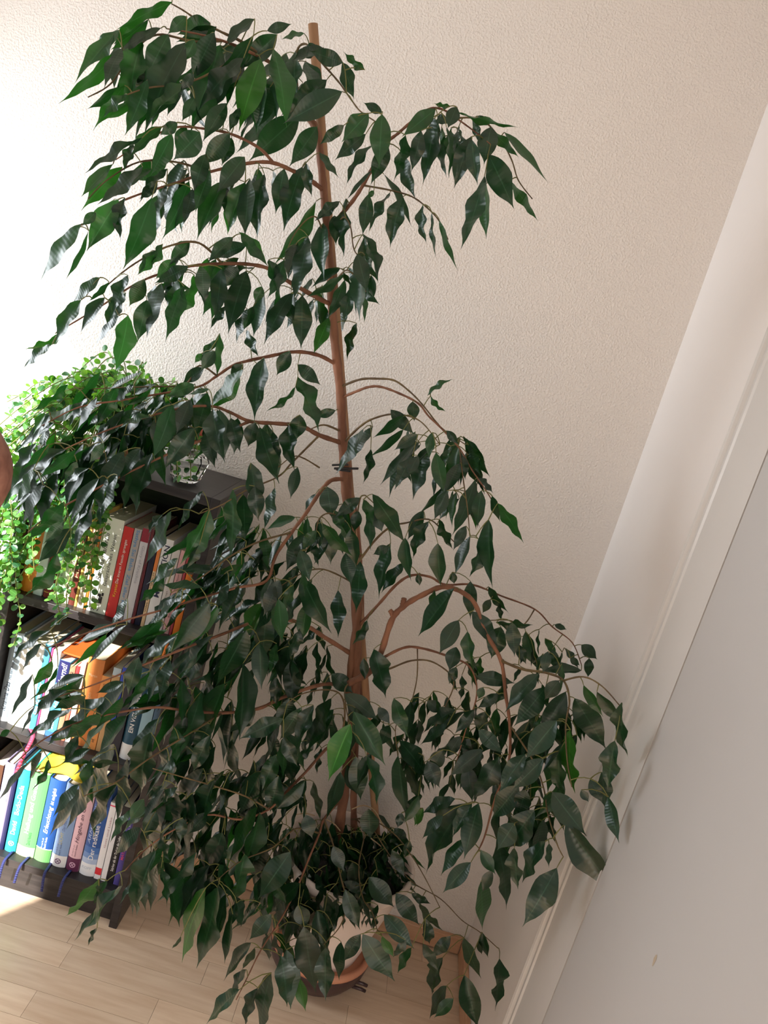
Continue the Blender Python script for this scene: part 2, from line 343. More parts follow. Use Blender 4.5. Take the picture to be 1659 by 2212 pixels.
bl = book(-.616, -.576, z, .226, (36, 82, 152), 'blue book titled Erleuchtung ist möglich with green foot', hard=True, group=g3, deep=.17, texts=[('Erleuchtung', .35, .68, -.05, .36, WHITE, 'bi'), ('ist möglich', .70, .90, -.02, .3, WHITE, 'bi'), ('Dr. med. Dr. phil.', .17, .29, -.12, .13, WHITE), ('David R. Hawkins', .17, .31, .06, .13, WHITE)], bands=[(0, .155, (110, 178, 104)), (.155, .165, (236, 240, 236))])
lb = book(-.575, -.536, z, .226, (134, 164, 208), 'light blue book with white foot on bottom shelf', hard=True, group=g3, deep=.17, texts=[('LICHT', .28, .42, -.08, .2, (214, 206, 130)), ('Der Pfad ohne Ende', .44, .74, -.05, .2, (90, 110, 160), 'i'), ('Dr. med. Dr. phil.', .14, .28, -.2, .12, (70, 90, 140)), ('David R. Hawkins', .14, .3, 0, .12, (70, 90, 140))], bands=[(0, .14, (226, 228, 232))], dots=[(.07, 0, .2, (104, 58, 112))])
pk = book(-.535, -.503, z, .220, (222, 184, 196), 'pink book titled Hingabe an Gott with purple foot', hard=True, group=g3, deep=.17, texts=[('Hingabe an Gott', .36, .90, 0, .42, (70, 40, 60), 'i'), ('Dr. med. Dr. phil.', .19, .33, -.16, .12, (90, 60, 80)), ('David R. Hawkins', .19, .34, .04, .12, (90, 60, 80))], bands=[(0, .165, (92, 40, 74))], dots=[(.08, 0, .24, (206, 170, 196))])
rad = book(-.501, -.463, z, .242, (42, 86, 156), 'tall blue book titled Der radikale Mittelweg', hard=True, group=g3, deep=.18, texts=[('Der radikale Mittelweg', .19, .93, .12, .42, WHITE), ('ARMIN RISI', .36, .78, -.28, .2, (170, 190, 224), 'i'), ('KOPP', .075, .105, -.05, .62, (176, 190, 208), 'h')], bands=[(.0, .14, (226, 230, 236)), (.14, .2, (170, 188, 218)), (.2, .26, (110, 142, 194)), (.26, .33, (70, 112, 178)), (.80, 1, (30, 62, 128))])
book(-.462, -.446, z, .212, (222, 222, 226), 'white book with red label near its foot on bottom shelf', group=g3, texts=[('Gott und Liebe', .42, .82, .1, .3, (170, 130, 140))], bands=[(.955, .97, (214, 60, 100)), (.06, .15, (206, 50, 60))])
book(-.445, -.432, z, .210, (216, 216, 220), 'plain white book left of the black book, pink line at top', group=g3, bands=[(.955, .97, (214, 60, 100))])
book(-.431, -.414, z, .212, (26, 26, 30), 'black book titled Stärker als der Tod ist die Liebe', group=g3, texts=[('Stärker als der Tod ist die Liebe', .16, .62, 0, .4, WHITE)], )
book(-.413, -.398, z, .210, (84, 74, 150), 'purple and blue book at the right end of bottom shelf', group=g3, texts=[('Reise in das Innere', .5, .92, 0, .4, (200, 200, 226)), ('MAYA', .34, .48, 0, .5, (206, 70, 120), 'b')])

def ribbon(parent, pts, w, m, name='ribbon_bookmark'):
    P = catmull([Vector(p)-parent.location for p in pts], 5); r = MB()
    for i in range(len(P)-1):
        a, b = P[i], P[i+1]; tw = Vector((w/2, 0, w*.12))
        r.quad(a-tw, a+tw, b+tw, b-tw)
    o = r.build(name, m, parent); o.modifiers.new('thick', 'SOLIDIFY').thickness = .0006; return o
M_rib = mat('blue_ribbon', srgb(40, 48, 104), .6); M_ribr = mat('red_ribbon', srgb(216, 66, 96), .5); M_ribo = mat('orange_tassel', srgb(226, 126, 50), .7)
zs = SH[0]
for bk, x, dx in ((tq, -.668, -.006), (gr, -.626, -.010), (lb, -.583+.012, .004), (pk, -.519, -.006)):
    ribbon(bk, [(x, 1.60, zs+.002), (x+dx*.2, 1.575, zs+.002), (x+dx*.4, 1.558, zs-.001), (x+dx*.7, 1.554, zs-.02), (x+dx, 1.556, zs-.052)], .0065, M_rib)
zs = SH[1]
ribbon(w1b, [(-.700, 1.60, zs+.002), (-.672, 1.574, zs+.003), (-.664, 1.556, zs-.004), (-.672, 1.551, zs-.04), (-.684, 1.556, zs-.095)], .009, M_ribr)
zs = SH[2]
ta = ribbon(b19, [(-.407, 1.60, zs+.002), (-.410, 1.560, zs+.001), (-.412, 1.552, zs-.03), (-.414, 1.552, zs-.052)], .006, M_ribo)
m = MB()
for k in range(22):
    a = random.uniform(0, 6.28); r = random.uniform(0, .006); p0 = Vector((-.414, 1.552, zs-.050)); p1 = p0+Vector((math.cos(a)*r, math.sin(a)*r*.6, -.034-random.uniform(0, .005)))
    m.tube([p0-b19.location, (p0+p1)/2+Vector((math.cos(a)*r*.4, 0, 0))-b19.location, p1-b19.location], .0007, 4)
m.build('tassel', M_ribo, ta)
# crumpled yellow cloth on top of the bottom row
def crumple(name, x0, x1, y0, y1, zb, hh, m, label, cat, n=14, seed=3):
    rnd = random.Random(seed); g = MB(); ph = [rnd.uniform(0, 6) for _ in range(6)]
    for j in range(n+1):
        for i in range(n+1):
            u, v = i/n, j/n; e = min(1, 4*min(u, 1-u), 4*min(v, 1-v))
            zz = zb + .003 + e*hh*(.45+.3*math.sin(9*u+ph[0]+3*v)+.25*math.sin(14*v+ph[1]-6*u))
            g.v.append(Vector((x0+(x1-x0)*u+.004*math.sin(7*v+ph[2]), y0+(y1-y0)*v+.006*math.sin(8*u+ph[3]), zz)))
    for j in range(n):
        for i in range(n):
            a = j*(n+1)+i; g.f.append([a, a+1, a+n+2, a+n+1]); g.sm.append(True)
    o = g.build(name, m); o.modifiers.new('thick', 'SOLIDIFY').thickness = .0015
    return tag(o, label, cat)
M_yel = mat('yellow_cloth', srgb(226, 200, 60), .8)
crumple('folded_cloth', -.655, -.545, 1.60, 1.72, SH[0]+.229, .034, M_yel, 'crumpled yellow cloth lying on the tops of the bottom row books', 'cloth')
M_note = mat('yellow_paper', srgb(222, 210, 110), .8)
crumple('note_paper', -.452, -.418, 1.60, 1.68, SH[1]+.2365, .020, M_note, 'curled yellow paper lying on the dark teal book', 'paper', 8, 9)
tag(MB().box(-.655, -.603, 1.592, 1.70, SH[1]+.2085, SH[1]+.2125).build('booklet', mat('orange_cover', srgb(226, 98, 44), .35), None, .0008), 'thin orange booklet lying flat on top of middle shelf books', 'book')

# ------------------------------------------------------------------ glass flacon on the bookcase
M_glass = mat('clear_glass', (.97, .98, .98), .02, .5, IOR=1.48); M_glass.node_tree.nodes['Principled BSDF'].inputs['Transmission Weight'].default_value = 1.0
M_amber = mat('red_stopper', srgb(166, 70, 40), .2, .5)
fl = tag(empty('glass_flacon', (-.482, 1.645, 1.093)), 'clear faceted glass flacon with reddish stopper standing on the bookcase', 'flacon')
g = MB(); g.lathe([(.026, 0), (.034, .008), (.046, .052), (.040, .066), (.014, .074), (.013, .092), (.010, .092), (.010, .072), (.036, .060), (.041, .050), (.030, .014), (.001, .012)], 10, smooth=False); g.build('body', M_glass, fl)
M_water = mat('scented_liquid', (.93, .9, .88), .02, .5, IOR=1.33); M_water.node_tree.nodes['Principled BSDF'].inputs['Transmission Weight'].default_value = 1.0
MB().lathe([(.001, .0128), (.0292, .0148), (.0355, .034), (.001, .034)], 10, smooth=False).build('liquid', M_water, fl)
MB().lathe([(.009, .086), (.0095, .094), (.017, .098), (.020, .108), (.016, .120), (.004, .124)], 16).build('stopper', M_amber, fl)

# ------------------------------------------------------------------ leaf meshes
def leaf_material(name, top, trans, rough, tw=.22):
    m = mat(name, top, rough, .55); nt = m.node_tree; b = nt.nodes['Principled BSDF']
    uv = N(m, 'ShaderNodeUVMap'); sep = N(m, 'ShaderNodeSeparateXYZ'); link(m, uv.outputs[0], sep.inputs[0])
    ab = N(m, 'ShaderNodeMath', operation='SUBTRACT'); ab.inputs[1].default_value = .5; link(m, sep.outputs[0], ab.inputs[0])
    a2 = N(m, 'ShaderNodeMath', operation='ABSOLUTE'); link(m, ab.outputs[0], a2.inputs[0])
    rp = N(m, 'ShaderNodeValToRGB'); rp.color_ramp.elements[0].position = .012; rp.color_ramp.elements[1].position = .035
    vein = tuple(min(1, c*2.2+.012) for c in top)
    rp.color_ramp.elements[0].color = (*vein, 1); rp.color_ramp.elements[1].color = (*top, 1); link(m, a2.outputs[0], rp.inputs[0])
    oi = N(m, 'ShaderNodeObjectInfo'); hs = N(m, 'ShaderNodeHueSaturation'); mr = N(m, 'ShaderNodeMapRange')
    mr.inputs['To Min'].default_value = .7; mr.inputs['To Max'].default_value = 1.35
    link(m, oi.outputs['Random'], mr.inputs[0]); link(m, mr.outputs[0], hs.inputs['Value']); link(m, rp.outputs[0], hs.inputs['Color'])
    link(m, hs.outputs[0], b.inputs['Base Color'])
    wv = N(m, 'ShaderNodeTexWave'); wv.inputs['Scale'].default_value = 5; wv.inputs['Distortion'].default_value = 1.0; wv.bands_direction = 'Y'
    link(m, uv.outputs[0], wv.inputs[0]); bp = N(m, 'ShaderNodeBump'); bp.inputs['Strength'].default_value = .08; bp.inputs['Distance'].default_value = .002
    link(m, wv.outputs['Fac'], bp.inputs['Height']); link(m, bp.outputs[0], b.inputs['Normal'])
    tr = N(m, 'ShaderNodeBsdfTranslucent'); tr.inputs[0].default_value = (*trans, 1)
    mx = N(m, 'ShaderNodeMixShader'); mx.inputs[0].default_value = tw
    out = nt.nodes['Material Output']; link(m, b.outputs[0], mx.inputs[1]); link(m, tr.outputs[0], mx.inputs[2]); link(m, mx.outputs[0], out.inputs[0])
    return m
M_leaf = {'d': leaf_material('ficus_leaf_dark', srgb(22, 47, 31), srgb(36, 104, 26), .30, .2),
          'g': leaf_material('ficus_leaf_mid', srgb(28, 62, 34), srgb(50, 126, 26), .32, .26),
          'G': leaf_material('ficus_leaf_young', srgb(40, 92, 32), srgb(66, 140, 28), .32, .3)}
def leaf_shape(kind, NL=13, NS=4):
    """verts (t along 0..1, s across -.5...5, z), faces, uvs: pointed drip tip, folded, wavy"""
    fold, wave, bow, ph, twist = kind; V = []; UV = []
    for i in range(NL+1):
        t = i/NL
        if t <= .76: w = max(.02, math.sin(math.pi*(t/.90)**.90)**.92) if t > 0 else .02
        else: w = max(.008, .46*((1-t)/.24)**1.75)
        for j in range(NS+1):
            s = j/NS-.5; a = abs(s)*2
            zz = fold*a*w*.055 + wave*a*math.sin(2*math.pi*2.3*t+ph+(1.3 if s > 0 else 0))*.038*w + bow*.07*math.sin(math.pi*t)
            zz += twist*s*(t-.5)*.25*w
            V.append((t, s*w, zz)); UV.append((s+.5, t))
    F = []
    for i in range(NL):
        for j in range(NS): a = i*(NS+1)+j; F.append([a, a+1, a+NS+2, a+NS+1])
    return V, F, UV
KINDS = [(1, 1, .5, 0, .3), (.6, 1.6, .7, 1, -.5), (1.3, .6, .3, 2, .8), (.3, 1.2, -.35, 3, -.2), (1.5, 1.9, .9, 4, .6), (.8, .4, .15, 5, -.9), (.2, .8, .6, .5, .1), (1.1, 2.2, .2, 2.5, -.4)]
SHAPES = [leaf_shape(k) for k in KINDS]
def shape_mesh(name, V, F, UV, m):
    me = bpy.data.meshes.new(name); me.from_pydata(V, [], F); u = me.uv_layers.new(name='UVMap')
    for p in me.polygons:
        p.use_smooth = True
        for li in p.loop_indices: u.data[li].uv = UV[me.loops[li].vertex_index]
    me.materials.append(m); me.update(); return me
LMESH = {(k, c): shape_mesh('leaf_blade', *SHAPES[k], M_leaf[c]) for k in range(len(KINDS)) for c in 'dgG'}
# ------------------------------------------------------------------ plant pot and bowl
PX, PY = .112, 1.638
M_pot = mat('cream_ceramic', srgb(222, 206, 196), .45, .4); mottle(M_pot, srgb(214, 196, 184), srgb(230, 216, 208), 6)
M_terra = mat('terracotta', srgb(196, 134, 104), .75); mottle(M_terra, srgb(184, 122, 94), srgb(206, 146, 116), 12)
M_glaze = mat('dark_brown_glaze', srgb(58, 40, 40), .35, .5); mottle(M_glaze, srgb(50, 34, 34), srgb(74, 52, 52), 14)
M_soil = mat('potting_soil', srgb(30, 23, 19), .95); add_bump(M_soil, 90, .01, 1)
bowl = tag(empty('bowl', (PX, PY, 0)), 'dark brown glazed bowl with terracotta rim under the plant pot', 'bowl')
MB().lathe([(.085, 0), (.104, .012), (.121, .040), (.126, .066), (.125, .078), (.121, .078), (.114, .060), (.090, .016), (.001, .012)], 48).build('body', M_glaze, bowl)
MB().lathe([(.1258, .072), (.1275, .078), (.126, .084), (.120, .087), (.113, .083), (.111, .074), (.114, .062), (.118, .070)], 48).build('rim', M_terra, bowl)
for dz in (.020, .036):
    MB().tube([(.098, -.05, dz), (.122, -.048, dz-.002), (.132, -.046, dz-.006)], .004, 8).build('lug', M_glaze, bowl)
pot = tag(empty('flower_pot', (PX, PY, .0125)), 'cream ceramic flared pot with wide rim holding the weeping fig', 'flower pot')
MB().lathe([(.072, 0), (.078, .006), (.098, .08), (.126, .19), (.148, .275), (.153, .288), (.157, .290), (.162, .298), (.164, .312), (.159, .320), (.153, .318), (.148, .306), (.139, .270), (.112, .17), (.070, .012), (.001, .011)], 56).build('body', M_pot, pot)
sm = MB(); sm.lathe([(.137, .262), (.110, .268), (.06, .272), (.001, .274)], 40); sm.build('soil', M_soil, pot)

# ------------------------------------------------------------------ weeping fig: stems, stake, branches
def trunkY(py): return 1.468 + (1.632-1.468)*(py-50)/1740
M_bark = mat('fig_bark', srgb(124, 84, 62), .75); mottle(M_bark, srgb(100, 64, 46), srgb(140, 96, 72), 26, 5, (1, 1, .3)); add_bump(M_bark, 120, .002, .6, 'noise', 4, .6, 'Object', (1, 1, .25))
M_young = mat('young_bark', srgb(96, 78, 52), .7); mottle(M_young, srgb(84, 66, 44), srgb(110, 92, 60), 20)
M_rod = mat('wooden_rod', srgb(150, 112, 80), .6); mottle(M_rod, srgb(138, 100, 70), srgb(168, 130, 96), 20, 4, (1, 1, .15))
M_twig = mat('green_twig', srgb(104, 104, 54), .6); M_tie = mat('black_tie', srgb(28, 27, 28), .5)
fig = tag(empty('weeping_fig', (PX, PY, .287)), 'tall weeping fig with drooping dark green glossy leaves in the corner', 'plant')
def px_path(pts, y0=None, y1=None):
    """photo pixels -> room points; depth runs from y0 to y1 along the path"""
    L = [0]
    for a, b in zip(pts, pts[1:]): L.append(L[-1]+math.hypot(b[0]-a[0], b[1]-a[1]))
    out = []
    for p, l in zip(pts, L):
        u = l/L[-1]; Y = trunkY(p[1]) if y0 is None else y0+(y1-y0)*(u**.9)
        if len(p) > 2: Y = p[2]
        q = at(p[0], p[1], Y)
        while q.x > RW-.045: Y -= .02; q = at(p[0], p[1], Y)
        out.append(q)
    return out
def stem(name, pts, r0, r1, n=10, m=None, parent=None):
    P = catmull(pts, 6); k = len(P); rr = [(r0+(r1-r0)*(i/(k-1)))*(1+.10*math.sin(i*1.9)) for i in range(k)]
    o = MB().tube(P, rr, n).build(name, m or M_bark); part(o, parent or fig); return P
S1 = px_path([(724, 1850), (731, 1800), (745, 1700), (757, 1600), (768, 1480), (770, 1330), (760, 1190), (750, 1090), (742, 1000), (736, 860), (721, 720), (714, 600), (705, 480), (696, 380), (686, 290), (668, 255), (645, 222)])
nodes = []                                           # attachment points for twigs
P = stem('trunk', S1, .0125, .0060); nodes += [(p, 0) for p in P[40:]]
S2 = px_path([(764, 1860, 1.665), (765, 1800, 1.662), (764, 1700, 1.655), (772, 1560, 1.64), (782, 1450, 1.63), (780, 1300, 1.615), (772, 1150, 1.60), (760, 1070, 1.59), (748, 1000, 1.575)])
stem('trunk', S2, .0085, .0055)
S3 = px_path([(752, 1500, 1.60), (762, 1400, 1.59), (776, 1300, 1.58), (762, 1200, 1.575), (748, 1110, 1.57), (754, 1030, 1.565), (738, 930, 1.548)]); stem('trunk', S3, .0075, .0065)
rodA, rodB = at(676, 52, 1.490), at(812, 1775, 1.672)
rd = tag(empty('support_stake', tuple(rodB)), 'straight wooden rod tied to the weeping fig as a support', 'stake')
dv = (rodA-rodB); rb = rodB - dv.normalized()*.10
part(MB().tube([rb+(rodA-rb)*k/12 for k in range(13)], .0088, 14).build('rod', M_rod), rd)
for (px, py, L, w) in ((735, 1004, .034, .004), (748, 1012, .050, .0045), (742, 1016, .030, .004)):
    c = at(px, py, trunkY(py)-.016)
    o = MB().box(-L/2, L/2, -.003, .003, -w/2, w/2).build('tie', M_tie, None, .001); o.location = c; o.rotation_euler = (0, math.radians(random.uniform(-22, -4)), 0)
    o.parent = rd; o.location = c - rd.location
# (pixels of the branch, depth at its outer end, thickness at the stem)
BR = [
 ([(645,222),(625,180),(590,140),(530,108),(480,88),(420,72),(360,62)], 1.27, .004),
 ([(590,140),(530,95),(480,70),(430,45),(395,22),(370,8)], 1.30, .0028),
 ([(480,88),(420,90),(340,75),(290,110),(240,180),(190,210)], 1.22, .0022),
 ([(530,108),(470,150),(400,180),(320,190),(260,210)], 1.20, .0022),
 ([(705,412),(668,388),(630,368),(590,352),(540,352),(450,372),(380,395),(300,420),(230,450),(170,490)], 1.20, .0045),
 ([(592,352),(560,320),(500,290),(440,278),(380,275),(320,300),(250,345)], 1.24, .003),
 ([(450,372),(380,350),(300,350),(230,390),(190,430)], 1.26, .002),
 ([(714,668),(680,640),(620,606),(580,580),(530,570),(470,570),(410,575),(350,590),(290,615),(220,660),(120,720)], 1.20, .0048),
 ([(480,570),(430,525),(370,530),(310,558),(260,592),(200,645)], 1.18, .0022),
 ([(720,787),(690,768),(640,760),(580,770),(510,787),(469,812),(430,835),(350,850),(260,865),(170,880),(90,920)], 1.24, .0042),
 ([(469,812),(430,790),(400,830),(330,835),(240,838),(170,842)], 1.32, .002),
 ([(732,975),(690,940),(650,920),(600,915),(540,910),(500,892),(460,878),(400,880),(320,900),(230,930),(140,970)], 1.22, .0052),
 ([(540,912),(480,935),(400,965),(300,1010),(200,1060),(110,1110),(60,1150)], 1.16, .003),
 ([(735,922),(700,918),(665,930)], 1.50, .0028),
 ([(684,945),(660,970),(630,1000),(600,1030),(530,1060),(480,1090),(430,1110)], 1.30, .0024),
 ([(690,1010),(640,985),(600,1010)], 1.46, .0018),
 ([(748,1035),(715,1038),(690,1065),(660,1110),(630,1150),(595,1202),(575,1255),(510,1270),(440,1290),(360,1315),(270,1340),(180,1370),(100,1400)], 1.14, .0048),
 ([(630,1150),(560,1170),(500,1200),(430,1250),(370,1280)], 1.22, .0022),
 ([(758,1412),(700,1376),(666,1354),(622,1339),(560,1340),(480,1370),(400,1400),(300,1440),(200,1480),(110,1510)], 1.12, .0052),
 ([(760,1485),(700,1478),(612,1506),(557,1531),(480,1540),(400,1535),(340,1528),(250,1540),(170,1560),(90,1600),(30,1650)], 1.10, .0046),
 ([(480,1540),(400,1590),(320,1640),(250,1690),(180,1720)], 1.08, .0022),
 ([(745,1600),(711,1612),(661,1667),(619,1710),(581,1748),(520,1770),(450,1760),(380,1790),(320,1830),(270,1880)], 1.14, .0036),
 ([(581,1748),(530,1720),(470,1700),(400,1680),(330,1660)], 1.18, .002),
 ([(733,1730),(700,1770),(690,1800),(665,1860),(645,1910),(610,1980),(565,2050),(535,2110),(510,2160)], 1.22, .0034),
 ([(700,1770),(718,1820),(735,1890),(748,1950),(735,2000),(700,2040)], 1.34, .0024),
 ([(690,1800),(640,1790),(590,1830),(520,1860),(470,1900)], 1.25, .0022),
 ([(757,1600),(745,1540),(735,1500),(700,1490),(650,1500),(620,1520)], 1.36, .0024),
 ([(766,1490),(755,1475),(745,1490),(748,1530),(760,1580)], 1.30, .0024),
 ([(763,1190),(775,1090),(785,1070),(800,1080),(830,1110)], 1.42, .002),
 ([(757,1150),(720,1110),(690,1120),(680,1160),(660,1190)], 1.34, .002),
 ([(765,1260),(700,1230),(650,1240),(600,1270)], 1.36, .002),
 # right hand side
 ([(645,222),(640,120),(660,95),(690,130),(730,175),(755,210),(778,240),(810,262),(835,280)], 1.36, .0022),
 ([(712,500),(755,443),(780,407),(804,364),(835,310),(860,288),(890,262),(925,236),(955,236),(985,255),(1025,284),(1060,312)], 1.32, .0040),
 ([(985,255),(1040,258),(1080,300),(1105,345),(1120,390),(1150,430)], 1.36, .0016),
 ([(788,402),(843,411),(890,425),(925,451),(949,478),(968,517)], 1.40, .0018),
 ([(712,520),(740,470),(757,490),(765,540),(785,560)], 1.40, .0018),
 ([(716,560),(690,480),(670,470),(640,500),(620,540)], 1.38, .0018),
 ([(717,610),(745,585),(765,595),(790,630)], 1.42, .0018),
 ([(738,838),(777,820),(816,818),(852,822),(883,844),(910,871),(942,911),(961,930),(1005,960)], 1.42, .0026),
 ([(740,870),(769,846),(797,836),(824,836),(863,850),(903,871),(926,899),(954,926),(993,969),(1020,1016),(1052,1063),(1075,1103)], 1.36, .0030),
 ([(742,950),(777,922),(805,905),(844,895),(883,899),(914,915),(950,960)], 1.40, .0026),
 ([(993,969),(1000,1030),(1010,1100),(1015,1160)], 1.34, .0014),
 ([(770,1245),(805,1173),(844,1138),(875,1130),(926,1122),(960,1150),(990,1180)], 1.44, .0028),
 ([(772,1355),(817,1306),(856,1263),(889,1243),(928,1246),(962,1263),(1020,1263),(1082,1287),(1155,1316),(1193,1354),(1236,1388),(1256,1436)], 1.44, .0036),
 ([(775,1490),(800,1450),(822,1412),(846,1340),(870,1311),(909,1287),(962,1268),(1020,1296),(1048,1364),(1082,1427),(1092,1499),(1101,1566),(1099,1644),(1068,1730),(1048,1803),(1034,1836)], 1.26, .0075),
 ([(1082,1427),(1130,1446),(1178,1453),(1217,1470),(1230,1513),(1222,1566),(1225,1640),(1235,1700)], 1.17, .0028),
 ([(1217,1470),(1260,1462),(1300,1482),(1342,1528)], 1.16, .0018),
 ([(1101,1566),(1150,1640),(1174,1701),(1183,1755),(1203,1822),(1217,1851)], 1.17, .0018),
 ([(815,1425),(870,1400),(909,1400),(966,1417),(1015,1441),(1030,1500),(1005,1580),(985,1650)], 1.36, .0032),
 ([(815,1450),(836,1446),(889,1427),(937,1431),(980,1470),(960,1530),(930,1590)], 1.40, .0024),
 ([(905,1400),(900,1470),(880,1540),(855,1570),(860,1640)], 1.44, .0014),
 ([(1155,1316),(1130,1350),(1100,1340),(1060,1340)], 1.40, .0014),
 ([(760,1770),(800,1770),(850,1800),(890,1850),(920,1900),(950,1960)], 1.42, .0018),
 ([(760,1775),(787,1798),(775,1870),(783,1937),(804,1971),(815,2010)], 1.36, .0018),
 ([(790,1775),(840,1845),(889,1904),(952,1942),(998,1988),(1036,2013),(1074,2047)], 1.46, .0014),
]
def nearest_on(nodes, px, py):
    return min(nodes, key=lambda q: (q[1]-px)**2+(q[2]-py)**2)
def project(p):
    v = p-CAM; zc = v.dot(FW); return CX+FPX*v.dot(XR)/zc, CY-FPX*v.dot(YU)/zc
npx = []                                             # (point, px, py)
for p in catmull(S1, 6)[50:]: npx.append((p, *project(p)))
for pts, y1, r0 in BR:
    on = nearest_on(npx, *pts[0][:2]) if npx else None
    y0 = on[0].y if on and math.hypot(on[1]-pts[0][0], on[2]-pts[0][1]) < 45 else trunkY(pts[0][1])
    Q = px_path(pts, y0, y1)
    if on and math.hypot(on[1]-pts[0][0], on[2]-pts[0][1]) < 45: Q[0] = on[0].copy()
    P = stem('branch', Q, r0, max(.0009, r0*.16), 7, M_bark if r0 > .0029 else M_young)
    npx += [(p, *project(p)) for p in P[2:]]
for a, b, r in (((870, 1311), (873, 1292), .0065), ((851, 1330), (842, 1318), .006)):      # pruned stubs
    on = nearest_on(npx, *a); stem('stub', [on[0], at(*[(a[i]+b[i])/2 for i in (0, 1)], on[0].y), at(*b, on[0].y)], r, r*.8, 8)

